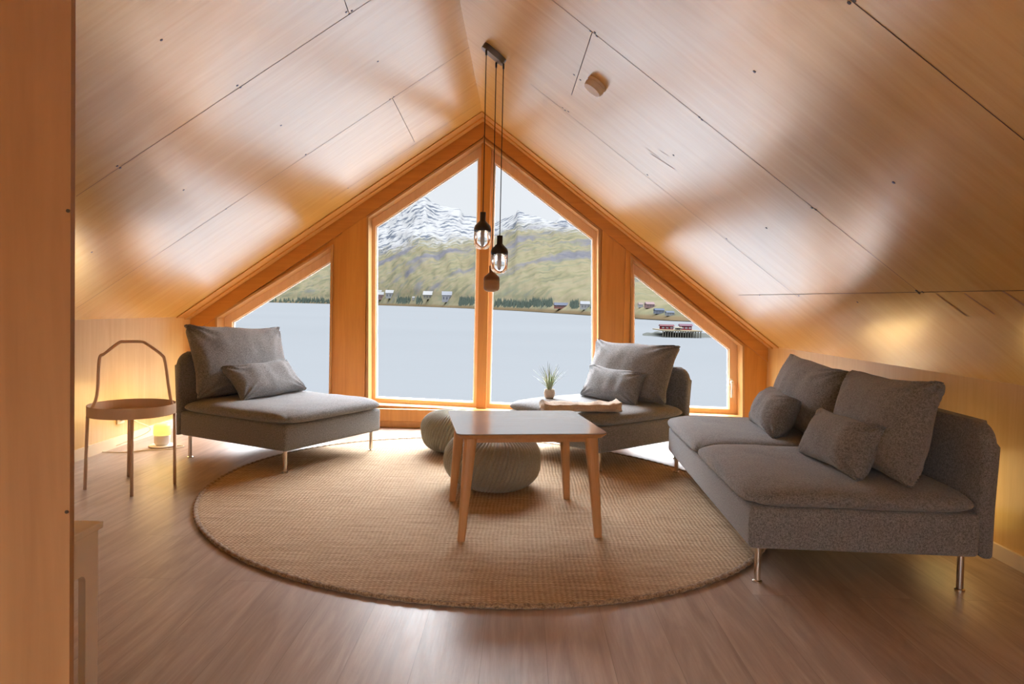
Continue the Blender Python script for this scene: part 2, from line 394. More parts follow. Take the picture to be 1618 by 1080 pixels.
# edge order: left side, top slope, right side, bottom
window(1, OP_L, [.085, .085, .052, .06])
window(2, W2, [.048, .085, .028, .055])
window(3, W3, [.028, .085, .048, .055])
w4 = window(4, OP_R, [.052, .085, .085, .06])
bm = rbox((xz(1151, 600, YF)[0], YF-.012, xz(1155, 609, YF)[1]), (xz(1157, 600, YF)[0], YF-.0002, xz(1155, 598, YF)[1]), .003)
for a in ((1,),): pass
hx = xz(1155, 600, YF)[0]; hz0 = xz(1155, 627, YF)[1]; hz1 = xz(1155, 603, YF)[1]
bm2 = bmesh.new(); box(bm2, (hx-.012, YF-.045, hz1-.012), (hx+.012, YF-.012, hz1+.012)); box(bm2, (hx-.009, YF-.05, hz0), (hx+.009, YF-.036, hz1)); bevel_all(bm2, .003, 2)
hd = obj('handle', bm2, M['outlet'], w4); obj('rose', bm, M['outlet'], hd)
bm = bmesh.new(); xm0, xm1 = MUL0, MUL1
prism_y(bm, [(xm0+.0005, zc_bot(xm0)), (xm0+.0005, W2[2][1]), (OP_C[2][0], OP_C[2][1]-.001), (xm1-.0005, W3[1][1]), (xm1-.0005, zc_bot(xm1))], D+.05, D+.2)
struct(obj('trim_1', bm, M['pine']))

M['casing'] = wood('casing_pale_pine', (.50, .27, .09), (.43, .22, .07), (16, 16, .8), rough=.4, streak=.3, coat=.3)
for i, op in ((12, OP_L), (13, OP_C), (14, OP_R)):
    bm = bmesh.new(); ring_y(bm, op, inset(op, .017), D-.024, D+.1245); struct(obj('trim_%d' % i, bm, M['casing']))
def fill_rooflight(i, xa, za, xb, zb):
    r = struct(empty('window_%d' % i)); P = lambda f, y, h: (xa+(xb-xa)*f, y, za+(zb-za)*f+h)
    bm = bmesh.new(); e = .03; g = .05
    def quadbox(f0, f1, y0, y1):
        v = [bm.verts.new(P(f, y, h)) for h in (.05, .10) for f, y in ((f0, y0), (f1, y0), (f1, y1), (f0, y1))]
        for q in ((0, 3, 2, 1), (4, 5, 6, 7), (0, 1, 5, 4), (1, 2, 6, 5), (2, 3, 7, 6), (3, 0, 4, 7)): bm.faces.new([v[k] for k in q])
    quadbox(RF0, RF0+e, RY0, RY1); quadbox(RF1-e, RF1, RY0, RY1); quadbox(RF0+e, RF1-e, RY0, RY0+g); quadbox(RF0+e, RF1-e, RY1-g, RY1)
    obj('window_frame', bm, M['frame'], r)
    bm = bmesh.new(); bm.faces.new([bm.verts.new(P(f, y, .08)) for f, y in ((RF0+e, RY0+g), (RF1-e, RY0+g), (RF1-e, RY1-g), (RF0+e, RY1-g))]); obj('pane', bm, M['glass'], r)
fill_rooflight(6, xL, zL, xr, zr); fill_rooflight(7, xR, zR, xr, zr)  # unseen roof windows, added to brighten the floor and ceiling
# rear window, added out of view to let more light in
wr = struct(empty('window_5')); inn = inset(RO, .07)
bm = bmesh.new(); ring_y(bm, RO, inn, YB-.09, YB-.02); obj('window_frame', bm, M['frame'], wr)
bm = bmesh.new(); bm.faces.new([bm.verts.new((x, YB-.06, z)) for x, z in inn]); obj('pane', bm, M['glass'], wr)

# sloping face boards over the windows, standing a little proud of the wall
def band(name, ia, ib, top_a, top_b, n_out, mat_, y0, y1):
    bm = bmesh.new(); prism_y(bm, [ia, ib, top_b, top_a], y0, y1); return struct(obj(name, bm, mat_))
def off_roof(x, side, d):
    """z of the line parallel to the roof, d below it (vertical)"""
    return (zL+(x-xL)*(zr-zL)/(xr-xL) if side == 'L' else zR+(x-xR)*(zr-zR)/(xr-xR)) - d
eps = .003
bw = off_roof(OP_C[1][0], 'L', 0)-OP_C[1][1]-.005
bwr = off_roof(OP_C[3][0], 'R', 0)-OP_C[3][1]-.005
bm = bmesh.new(); prism_y(bm, [(xL+.003, off_roof(xL, 'L', bw)), (xL+.003, off_roof(xL, 'L', eps)), (xr, zr-eps), (xr, off_roof(xr, 'L', bw))], D-.022, D-.0005)
struct(obj('trim_2', bm, M['pine_slope']))
bm = bmesh.new(); prism_y(bm, [(xR-.003, off_roof(xR, 'R', bwr)), (xR-.003, off_roof(xR, 'R', eps)), (xr+.0005, zr-eps), (xr+.0005, off_roof(xr, 'R', bwr))], D-.022, D-.0005)
struct(obj('trim_3', bm, M['pine_slope']))
# ceiling edge strips against the gable
def strip(name, side, y0, y1, th, matn='ply_left'):
    bm = bmesh.new()
    if side == 'L': pts = [(xL+.002, off_roof(xL, 'L', .002)), (xr, zr-.002), (xr, zr-.002-th), (xL+.002, off_roof(xL, 'L', .002+th))]
    else: pts = [(xR-.002, off_roof(xR, 'R', .002)), (xr+.0005, zr-.002), (xr+.0005, zr-.002-th), (xR-.002, off_roof(xR, 'R', .002+th))]
    prism_y(bm, pts, y0, y1); return struct(obj(name, bm, M[matn]))
M['strip'] = wood('ceiling_strip_pine', (.62, .33, .09), (.52, .24, .055), (1.2, 22, 1.2), rough=.4, streak=.4, coat=.4, coat_rough=.3)
strip('trim_4', 'L', D-.125, D-.0225, .022, 'strip'); strip('trim_5', 'R', D-.125, D-.0225, .022, 'strip')
strip('trim_6', 'L', D-.26, D-.1255, .009, 'strip'); strip('trim_7', 'R', D-.26, D-.1255, .009, 'strip')
# vertical boards beside the centre opening
def vboard(name, u0, u1, vt, side, matn='pine'):
    x0, x1 = xz(u0, 450)[0], xz(u1, 450)[0]; d_ = bw if side == 'L' else bwr
    bm = bmesh.new(); zb = OP_C[0][1] if side == 'L' else OP_C[4][1]
    prism_y(bm, [(x0, .002), (x0, off_roof(x0, side, d_+.001)), (x1, off_roof(x1, side, d_+.001)), (x1, .002)], D-.018, D-.0005); return struct(obj(name, bm, M[matn]))
vboard('trim_8', 540, 579.3, 0, 'L'); vboard('trim_9', 949, 959, 0, 'R'); vboard('trim_10', 987, 995.5, 0, 'R')
# boxed ledge under the centre window
zl0 = xz(600, 645, D-.06)[1]; x0, x1 = OP_C[0][0], OP_C[4][0]
bm = rbox((x0-.0, D-.07, .055), (x1+.0, D-.0185, zl0), .006, 2); struct(obj('trim_11', bm, M['pine']))
bm = rbox((x0-.0, D-.05, .0), (x1+.0, D-.0185, .0545), .004, 2); struct(obj('baseboard_gable', bm, M['pine']))
bm = bmesh.new(); box(bm, (x0+.001, D+.0, zl0-.03), (x1-.001, D+.124, zc_bot(0)-.002));
bm.free()

# plywood joints and screws on the slopes
def roofpt(u, v, side): return on_plane(u, v, pR0, nL if side == 'L' else nR)
def seam(bm, a, b, side, wd=.0035):
    n = nL if side == 'L' else nR; p, q = roofpt(*a, side), roofpt(*b, side)
    d = (q-p).normalized(); s = d.cross(n).normalized()*wd/2; up = n*.0008
    vs = [bm.verts.new(c) for c in (p-s+up*1, q-s+up*1, q+s+up*1, p+s+up*1)]; bm.faces.new(vs)
bm = bmesh.new()
for a, b in [((120, 310), (640, -36)), ((120, 487), (745, 72)), ((520, 316), (752, 165)), ((620, 155), (655, 224)), ((540, -12), (551, 20))]: seam(bm, a, b, 'L')
obj('panel_seam', bm, M['seam'], ceilL)
bm = bmesh.new()
for a, b in [((845, -22), (1455, 463)), ((838, 132), (1262, 470)), ((1330, -12), (1640, 238)), ((936, 50), (903, 150)), ((1167, 466), (1640, 458)), ((832, 216), (1080, 405))]: seam(bm, a, b, 'R')
obj('panel_seam', bm, M['seam'], ceilR)
M['stain'] = plain('veneer_stain', (.34, .19, .075), .6)
bm = bmesh.new()
for a, b, w_ in [((1020, 233), (1042, 249), .004), ((1029, 243), (1066, 267), .007), ((1042, 237), (1056, 246), .004), ((866, 229), (876, 240), .004), ((868, 222), (880, 230), .003), ((1480, 464), (1528, 499), .012), ((1524, 463), (1572, 496), .011), ((1584, 459), (1622, 484), .012)]: seam(bm, a, b, 'R', w_)
obj('veneer_stain', bm, M['stain'], ceilR)
scL = [(185, 262), (190, 265), (375, 135), (380, 138), (547, 19), (552, 22), (556, 17), (483, 244), (357, 330), (616, 157), (622, 153), (255, 63), (290, 300), (444, 198), (597, 97), (550, 297), (145, 398)]
scR = [(933, 49), (940, 51), (943, 57), (907, 118), (917, 126), (889, 170), (893, 174), (898, 176), (1105, 185), (1109, 189), (1283, 328), (1289, 331), (1448, 459), (1452, 463), (1458, 461), (1192, 113), (1412, 288), (1211, 360), (1023, 276), (1148, 377), (1200, 466), (1262, 467), (1355, 477), (1064, 245), (1342, 4), (1350, 1)]
for lst, s, cl, n in ((scL, 'L', ceilL, nL), (scR, 'R', ceilR, nR)):
    for u, v in lst:
        bm = bmesh.new(); disc_on(bm, roofpt(u, v, s)+n*.0002, n, .0055, .0015, 10); obj('screw', bm, M['screw'], cl)
# ridge joint
# ------------------------------------------------------------------ near partition at the left edge, with two screws
yN = 1.20; pN = on_y(118, 540, yN)
xN1 = on_y(118, 540, yN+.012).x; zt = lambda x: zL+(x-xL)*(zr-zL)/(xr-xL)
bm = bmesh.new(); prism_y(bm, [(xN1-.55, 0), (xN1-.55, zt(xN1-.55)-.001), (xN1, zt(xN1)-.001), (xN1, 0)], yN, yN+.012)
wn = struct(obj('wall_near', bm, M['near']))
for u, v in ((108, 333), (106, 808)):
    p = on_y(u, v, yN); bm = bmesh.new(); disc_on(bm, p+Vector((0, .001, 0)), Vector((0, -1, 0)), .0032, .003, 12); obj('screw', bm, M['screw'], wn, loc=None)

# ------------------------------------------------------------------ white open-sided cabinet behind the partition
def cabinet():
    ht = .50
    far = on_z(155, 824, ht); x1 = far.x; y1 = far.y; y0 = y1-.58; print('cab', x1, y0, y1)
    t = empty('white_cabinet', (x1-.16, (y0+y1)/2, 0))
    tag(t, 'white painted cabinet with a rounded side cut-out, half hidden behind the near plywood partition', 'cabinet')
    def L(a): return (a[0]-(x1-.16), a[1]-(y0+y1)/2, a[2])
    bm = rbox(L((x1-.33, y0-.01, ht-.018)), L((x1+.008, y1+.01, ht)), .003); obj('top_panel', bm, M['white'], t)
    # side panel in the y-z plane with a rounded opening
    X0, X1 = x1-.018-(x1-.16), x1-(x1-.16)
    yo0, yo1, zo0, zo1, r = y0+.06, y1-.05, .08, ht-.115, .02
    outer_ = [(y0, 0), (y1, 0), (y1, ht-.0185), (y0, ht-.0185)]
    inner_ = []
    for (cy, cz, a0) in ((yo1-r, zo0+r, -90), (yo1-r, zo1-r, 0), (yo0+r, zo1-r, 90), (yo0+r, zo0+r, 180)):
        for k in range(6):
            a = math.radians(a0+90*k/5); inner_.append((cy+r*math.cos(a), cz+r*math.sin(a)))
    bm = bmesh.new(); ed = []
    for loop in (outer_, inner_):
        vs = [bm.verts.new((X0, yy-(y0+y1)/2, zz)) for yy, zz in loop]; ed += [bm.edges.new((vs[i], vs[(i+1) % len(vs)])) for i in range(len(vs))]
    bmesh.ops.triangle_fill(bm, use_beauty=True, use_dissolve=False, edges=ed)
    r_ = bmesh.ops.extrude_face_region(bm, geom=list(bm.faces))
    for v in [g for g in r_['geom'] if isinstance(g, bmesh.types.BMVert)]: v.co.x = X1
    obj('side_panel', bm, M['white'], t)
    bm = rbox(L((x1-.32, y0, 0)), L((x1-.30, y1, ht-.0185)), .002); obj('side_panel', bm, M['white'], t)
    bm = rbox(L((x1-.2995, y0+.01, .06)), L((x1-.0185, y1-.01, .078)), .002); obj('shelf', bm, M['tray'], t)
cabinet()

# ------------------------------------------------------------------ rug
def rug():
    cx, cy, a = -.0524, 4.0106, 1.5786
    pts = [(312,807),(325,773),(375,742.5),(445,720),(342,859),(506.5,708),(593,698),(665,694),(1033,731),(1062,742),(784,961),(467,918),(912,958.7),(634,951),(372,879),(1058.5,938.5),(1189,888)]
    G = np.array([[on_z(*p).x, on_z(*p).y] for p in pts])
    # slightly stretched round rug: least-squares ellipse
    A = np.stack([G[:,0]**2, G[:,0]*G[:,1], G[:,1]**2, G[:,0], G[:,1]], 1); s = np.linalg.lstsq(A, np.ones(len(G)), rcond=None)[0]
    Q = np.array([[s[0], s[1]/2], [s[1]/2, s[2]]]); c = -np.linalg.solve(2*Q, s[3:5]); k = 1+c@Q@c
    ev, V = np.linalg.eigh(Q/k); ax = 1/np.sqrt(ev)
    print('rug ellipse', c, ax)
    def P(th, f=1.): q = c+V@(ax*f*np.array([math.cos(th), math.sin(th)])); return q
    root = empty('round_rug', (c[0], c[1], 0)); tag(root, 'large round braided jute rug under the coffee table and poufs', 'rug')
    bm = bmesh.new(); n = 160; rings = []
    for f, z in ((1.0, .001), (1.0, .010), (.985, .013), (.6, .013)):
        rings.append([bm.verts.new((*(P(2*math.pi*i/n, f)-c), z)) for i in range(n)])
    for r0, r1 in zip(rings, rings[1:]):
        for i in range(n): bm.faces.new((r0[i], r0[(i+1) % n], r1[(i+1) % n], r1[i]))
    bm.faces.new(rings[-1]); bm.faces.new(rings[0][::-1])
    obj('weave', bm, M['jute'], root)
    bm = bmesh.new(); N_ = 900; sg = 7; rr = []
    for i in range(N_):
        th = 2*math.pi*i/N_; p = P(th)-c; q = P(th, 1.01)-P(th); q /= np.linalg.norm(q)
        R = .0125*(1+.22*math.sin(i*math.pi/2.5))
        rr.append([bm.verts.new((p[0]+q[0]*R*math.cos(b), p[1]+q[1]*R*math.cos(b), .0095+.7*R*math.sin(b))) for b in [2*math.pi*j/sg for j in range(sg)]])
    for i in range(N_):
        for j in range(sg): bm.faces.new((rr[i][j], rr[(i+1) % N_][j], rr[(i+1) % N_][(j+1) % sg], rr[i][(j+1) % sg]))
    obj('braided_edge', bm, M['jute_rim'], root, smooth=True)
    return c, ax, V
RUG_C, RUG_AX, RUG_V = rug()
RZ = .0132
def in_rug(x, y):
    q = RUG_V.T@(np.array([x, y])-RUG_C); return (q[0]/RUG_AX[0])**2+(q[1]/RUG_AX[1])**2 < 1.0

# ------------------------------------------------------------------ pillows
from mathutils import noise as mn
def pillow_mesh(name, W, H, T, pin=.06, n=36, seed=0, wr=.014, pw=.5, ex=2.6, bottom_flat=0., corner=0., sag=0.):
    me = bpy.data.meshes.new(name); bm = bmesh.new(); g = {}
    for side in (1, -1):
        for i in range(n+1):
            for j in range(n+1):
                # denser sampling towards edges
                a = math.sin((i/n*2-1)*math.pi/2); b = math.sin((j/n*2-1)*math.pi/2)
                edge = i in (0, n) or j in (0, n)
                if side == -1 and edge: g[(side, i, j)] = g[(1, i, j)]; continue
                x = W/2*a*(1-pin*(1-b*b)); y = H/2*b*(1-pin*(1-a*a))
                if corner > 0:      # rounded outline (seat pads)
                    e = (abs(a)**10*abs(b)**10); x *= 1-corner*e; y *= 1-corner*e
                h = ((1-abs(a)**ex)*(1-abs(b)**ex)); h = max(h, 0)**pw
                k = side if not (side == -1 and bottom_flat) else -(1-bottom_flat)
                z = T/2*h*k
                if not edge:
                    q = Vector((x*6, y*6, side*3+seed*9.1)); z += side*wr*h**.5*mn.noise(q)
                    # folds running in from the corners and along the short sides
                    cr = math.exp(-((1-abs(a))**2+(1-abs(b))**2)*5)
                    z += side*wr*1.2*cr*math.sin(14*math.atan2(1.05-abs(b), 1.05-abs(a))+seed)
                    z += side*wr*.7*mn.noise(Vector((x*16, y*5, seed*3.3)))*h
                y -= sag*(1-a*a)*(b > 0)*b*H*.5
                q2 = mn.noise(Vector((x*5+seed, y*5, 4.4)))*wr*.8
                g[(side, i, j)] = bm.verts.new((x+q2*.5, y+q2, z))
        for i in range(n):
            for j in range(n):
                f = [g[(side, i, j)], g[(side, i+1, j)], g[(side, i+1, j+1)], g[(side, i, j+1)]]
                try: bm.faces.new(f if side == 1 else f[::-1])
                except ValueError: pass
    bmesh.ops.recalc_face_normals(bm, faces=bm.faces); bm.to_mesh(me); bm.free(); return me
def seat_pad_mesh(name, W, Dp, T, seed=0, n=40):
    """loose seat pad: flat underside, soft domed top that droops over the rim"""
    me = bpy.data.meshes.new(name); bm = bmesh.new(); g = {}
    def sup(a, b):
        # round the corners of the outline
        p = 13.0; r = (abs(a)**p+abs(b)**p)**(1/p); m_ = max(abs(a), abs(b))
        return m_/r if r > 1e-6 else 1.0
    for side in (1, -1):
        for i in range(n+1):
            for j in range(n+1):
                a = math.sin((i/n*2-1)*math.pi/2); b = math.sin((j/n*2-1)*math.pi/2); edge = i in (0, n) or j in (0, n)
                if side == -1 and edge: g[(side, i, j)] = g[(1, i, j)]; continue
                k = sup(a, b); x, y = W/2*a*k, Dp/2*b*k
                h = max((1-abs(a)**7)*(1-abs(b)**7), 0)**.42
                if side == 1: z = .028+(T-.028)*h*(1-.10*mn.noise(Vector((x*3, y*3, seed))))+.004*mn.noise(Vector((x*9, y*9, seed+5)))*h
                else: z = .028*(1-min(h*1.6, 1))
                if not edge and side == 1: z -= .012*math.exp(-((x/W)**2+(y/Dp)**2)*8)
                wob = .006*mn.noise(Vector((x*6, y*6, seed+9)))
                g[(side, i, j)] = bm.verts.new((x+wob, y+wob*.6, z))
        for i in range(n):
            for j in range(n):
                f = [g[(side, i, j)], g[(side, i+1, j)], g[(side, i+1, j+1)], g[(side, i, j+1)]]
                bm.faces.new(f if side == 1 else f[::-1])
    bmesh.ops.recalc_face_normals(bm, faces=bm.faces); bm.to_mesh(me); bm.free(); return me

# ------------------------------------------------------------------ upholstered seats
def seat_unit(name, label, cat, origin, ang, W, Dp, H, zb, zt, pads=1, seed=0, inset_=.05, pad_t=.088):
    root = empty(name, (origin[0], origin[1], 0), ang); tag(root, label, cat)
    bt = .065
    bm = rbox((0, 0, zb), (W, Dp-bt+.01, zt), .022, 4); obj('base', bm, M['fabric'], root, smooth=True)
    # back panel with rounded top corners
    bm = bmesh.new(); r = .09; pts = [(0, zb)]; 
    for k in range(9): a = math.pi-math.pi/2*k/8; pts.append((r+r*math.cos(a), H-r+r*math.sin(a)))
    for k in range(9): a = math.pi/2-math.pi/2*k/8; pts.append((W-r+r*math.cos(a), H-r+r*math.sin(a)))
    pts.append((W, zb)); prism_y(bm, pts, Dp-bt, Dp)
    bmesh.ops.bevel(bm, geom=[e for e in bm.edges if abs(e.verts[0].co.y-e.verts[1].co.y) < 1e-6], offset=.028, segments=4, affect='EDGES', profile=.5)
    obj('backrest', bm, M['fabric'], root, smooth=True)
    for i in range(pads):
        w_ = W/pads; me = seat_pad_mesh('seat_cushion', w_+.015, Dp-bt+.03, pad_t, seed+i)
        o = link('seat_cushion', me, M['fabric'], root, smooth=True); o.location = (w_*(i+.5), (Dp-bt)/2-.008, zt+.001)
    for x in (inset_, W-inset_):
        for y in (inset_, Dp-inset_-.05):
            wx = origin[0]+x*math.cos(ang)-y*math.sin(ang); wy = origin[1]+x*math.sin(ang)+y*math.cos(ang)
            z0 = RZ if in_rug(wx, wy) else 0.0
            bm = bmesh.new(); lathe(bm, [(0, z0), (.019, z0), (.019, z0+.006), (.0125, z0+.009), (.0125, zb+.004), (0, zb+.004)], 20, (x, y)); obj('leg', bm, M['chrome'], root, smooth=False)
    return root
def place_pillow(name, me, root_o, ang, lx, ly, lz, lean, yawd=0., rolld=0.):
    """pillow mesh is x=width, y=height, z=thickness; stands upright leaning back by 'lean'"""
    o = link(name, me, M['fabric'], None, smooth=True)
    R = Matrix.Rotation(ang+math.radians(yawd), 4, 'Z') @ Matrix.Rotation(math.pi/2+0, 4, 'X') @ Matrix.Rotation(-math.radians(lean), 4, 'X') @ Matrix.Rotation(math.radians(rolld), 4, 'Z')
    loc = Matrix.Rotation(ang, 4, 'Z') @ Vector((lx, ly, lz)); loc += Vector((root_o[0], root_o[1], 0))
    o.matrix_world = Matrix.Translation(loc) @ R; return o

# left armchair
LO, LA, LW, LD, LH = (-1.3221, 4.1565), math.atan2(.886, .463), .912, 1.04, .715
seat_unit('armchair', 'grey woven armless lounge chair on thin chrome legs beside the left plywood wall', 'armchair', LO, LA, LW, LD, LH, .1545, .318, 1, 1)
o = place_pillow('back_cushion', pillow_mesh('back_cushion', 0.847, 0.506, 0.200, seed=1), LO, LA, 0.450, 0.915, 0.646, 18.5, 2.4, -2.1)
tag(o, 'large grey back cushion leaning on the chair beside the left wall', 'cushion', 'grey back cushions')
o = place_pillow('lumbar_cushion', pillow_mesh('lumbar_cushion', 0.608, 0.287, 0.170, seed=2), LO, LA, 0.477, 0.701, 0.517, 43.4, 2.3, 2.1)
tag(o, 'small grey lumbar cushion on the chair beside the left wall', 'cushion', 'grey lumbar cushions')
# right armchair
RA = math.atan2(-.762, .647); RW, RD, RH = .938, .95, .655
RO_ = (.6228-.647*RW, 4.398+.762*RW)
seat_unit('armchair', 'grey woven armless lounge chair with a beige throw on it, between window and sofa', 'armchair', RO_, RA, RW, RD, RH, .1427, .310, 1, 5)
o = place_pillow('back_cushion', pillow_mesh('back_cushion', 0.800, 0.440, 0.220, seed=3), RO_, RA, 0.515, 0.744, 0.612, 19.2, 0.0, -1.0)
tag(o, 'large grey back cushion on the chair with the beige throw', 'cushion', 'grey back cushions')
o = place_pillow('lumbar_cushion', pillow_mesh('lumbar_cushion', 0.580, 0.249, 0.160, seed=4), RO_, RA, 0.485, 0.603, 0.508, 21.2, -2.6, -1.3)
tag(o, 'small grey lumbar cushion on the chair with the beige throw', 'cushion', 'grey lumbar cushions')
# sofa
SP = -.0418; SW, SD, SH = 1.868, .93, .665
SO = (1.0087-SW*math.sin(SP), 2.6811+SW*math.cos(SP)); SA = math.atan2(-math.cos(SP), math.sin(SP))
seat_unit('sofa', 'grey woven two-seat armless sofa on thin chrome legs along the right wall', 'sofa', SO, SA, SW, SD, SH, .1453, .312, 2, 8)
o = place_pillow('back_cushion', pillow_mesh('back_cushion', 0.840, 0.413, 0.220, seed=5), SO, SA, 0.520, 0.685, 0.596, 18.9, 1.0, -2.2)
tag(o, 'large grey back cushion at the window end of the sofa', 'cushion', 'grey back cushions')
o = place_pillow('back_cushion', pillow_mesh('back_cushion', 0.820, 0.423, 0.240, seed=6), SO, SA, 1.450, 0.666, 0.596, 14.7, -2.7, 2.1)
tag(o, 'large grey back cushion at the near end of the sofa', 'cushion', 'grey back cushions')
o = place_pillow('lumbar_cushion', pillow_mesh('lumbar_cushion', 0.550, 0.252, 0.200, seed=7), SO, SA, 0.550, 0.498, 0.501, 29.5, -4.0, -1.1)
tag(o, 'small grey lumbar cushion at the window end of the sofa', 'cushion', 'grey lumbar cushions')
o = place_pillow('lumbar_cushion', pillow_mesh('lumbar_cushion', 0.560, 0.244, 0.190, seed=8), SO, SA, 1.450, 0.501, 0.502, 26.0, 2.4, 1.1)
tag(o, 'small grey lumbar cushion at the near end of the sofa', 'cushion', 'grey lumbar cushions')

# ------------------------------------------------------------------ coffee table
def coffee_table():
    c = (.112, 3.4449); phi = .1646
    t = empty('coffee_table', (c[0], c[1], RZ), phi); tag(t, 'square ash coffee table with splayed tapered legs in the middle of the rug', 'table')
    h = .5-RZ; s = .35
    # top: rounded square, under-side chamfered
    bm = bmesh.new()
    def rr(sz, r, z):
        out = []
        for cx, cy, a0 in ((sz-r, -(sz-r), -90), (sz-r, sz-r, 0), (-(sz-r), sz-r, 90), (-(sz-r), -(sz-r), 180)):
            for k in range(8): a = math.radians(a0+90*k/7); out.append(bm.verts.new((cx+r*math.cos(a), cy+r*math.sin(a), z)))
        return out
    R = [rr(s-.020, .03, h-.024), rr(s-.002, .04, h-.008), rr(s, .042, h-.004), rr(s-.002, .04, h)]
    for a, b in zip(R, R[1:]):
        n = len(a)
        for i in range(n): bm.faces.new((a[i], a[(i+1) % n], b[(i+1) % n], b[i]))
    bm.faces.new(R[-1]); bm.faces.new(R[0][::-1])
    bmesh.ops.recalc_face_normals(bm, faces=bm.faces)
    bm.faces.ensure_lookup_table()
    me = bpy.data.meshes.new('tabletop'); bm.to_mesh(me); bm.free()
    tp = link('tabletop', me, [M['top'], M['leg_wood']], t)
    for p in me.polygons: p.material_index = 0 if p.center.z > h-.0035 else 1
    for a, b in (((-.27, -.288), (.27, -.268)), ((-.27, .268), (.27, .288)), ((-.288, -.27), (-.268, .27)), ((.268, -.27), (.288, .27))):
        bm = rbox((a[0], a[1], h-.05), (b[0], b[1], h-.0245), .002, 2); obj('apron', bm, M['leg_wood'], t)
    for sx in (-1, 1):
        for sy in (-1, 1):
            bm = bmesh.new(); top = (.282*sx, .282*sy); bot = (.318*sx, .318*sy); n = 16; rings = []
            for z, f in ((h-.025, 0), (h*.5, .5), (.0, 1)):
                cx, cy = top[0]+(bot[0]-top[0])*f, top[1]+(bot[1]-top[1])*f; w_ = .030-.0125*f; e = []
                for k in range(n):
                    a = 2*math.pi*k/n; ca, sa = math.cos(a), math.sin(a)
                    e.append(bm.verts.new((cx+w_*math.copysign(abs(ca)**.6, ca), cy+w_*math.copysign(abs(sa)**.6, sa), z)))
                rings.append(e)
            for a_, b_ in zip(rings, rings[1:]):
                for k in range(n): bm.faces.new((a_[k], a_[(k+1) % n], b_[(k+1) % n], b_[k]))
            bm.faces.new(rings[0]); bm.faces.new(rings[-1][::-1]); obj('leg', bm, M['leg_wood'], t)
coffee_table()

# ------------------------------------------------------------------ knitted poufs
def pouf(c, R, H, label, tilt=0., rot=0.):
    bm = bmesh.new(); nr = 66; seg = nr*8; T = 44; rings = []
    for i in range(T+1):
        t = -math.pi/2+math.pi*i/T; ct, st_ = math.cos(t), math.sin(t)
        r = R*abs(ct)**.62; z = H/2*math.copysign(abs(st_)**.85, st_)
        if i in (0, T): rings.append([bm.verts.new((0, 0, z))]); continue
        ring = []
        for k in range(seg):
            a = 2*math.pi*k/seg; tw = .22*st_
            amp = .0046*min(1, r/(R*.35)); rib = abs(math.sin((a-0)*nr/2))**.7*2-1
            lump = .012*mn.noise(Vector((math.cos(a)*1.5, math.sin(a)*1.5, z*6+rot)))
            rr_ = r+amp*rib*ct+lump*ct; zz = z+amp*rib*st_*.8
            if z < -H*.38: zz = max(zz, -H*.46)
            ring.append(bm.verts.new((rr_*math.cos(a+tw), rr_*math.sin(a+tw), zz)))
        rings.append(ring)
    for a, b in zip(rings, rings[1:]):
        for k in range(seg):
            j = (k+1) % seg
            if len(a) == 1: bm.faces.new((a[0], b[j], b[k]))
            elif len(b) == 1: bm.faces.new((a[k], a[j], b[0]))
            else: bm.faces.new((a[k], a[j], b[j], b[k]))
    zmin = min(v.co.z for v in bm.verts)
    o = obj('knitted_pouf', bm, M['knit'], None, smooth=True)
    o.rotation_euler = (math.radians(tilt), 0, rot)
    bpy.context.view_layer.update()
    lo = min((o.matrix_world @ v.co).z for v in o.data.vertices)
    o.location = (c[0], c[1], RZ-lo); tag(o, label, 'pouf', 'knitted poufs'); return o
pf = on_z(775, 781, RZ)
pouf((pf.x+.005, pf.y+.20, 0), .285, .315, 'grey-green knitted pouf behind the coffee table, the nearer and fuller one', 5, .3)
pb = on_z(712, 722, RZ)
pouf((pb.x, pb.y+.20, 0), .235, .295, 'grey-green knitted pouf farther back, near the window ledge', 4, 1.7)

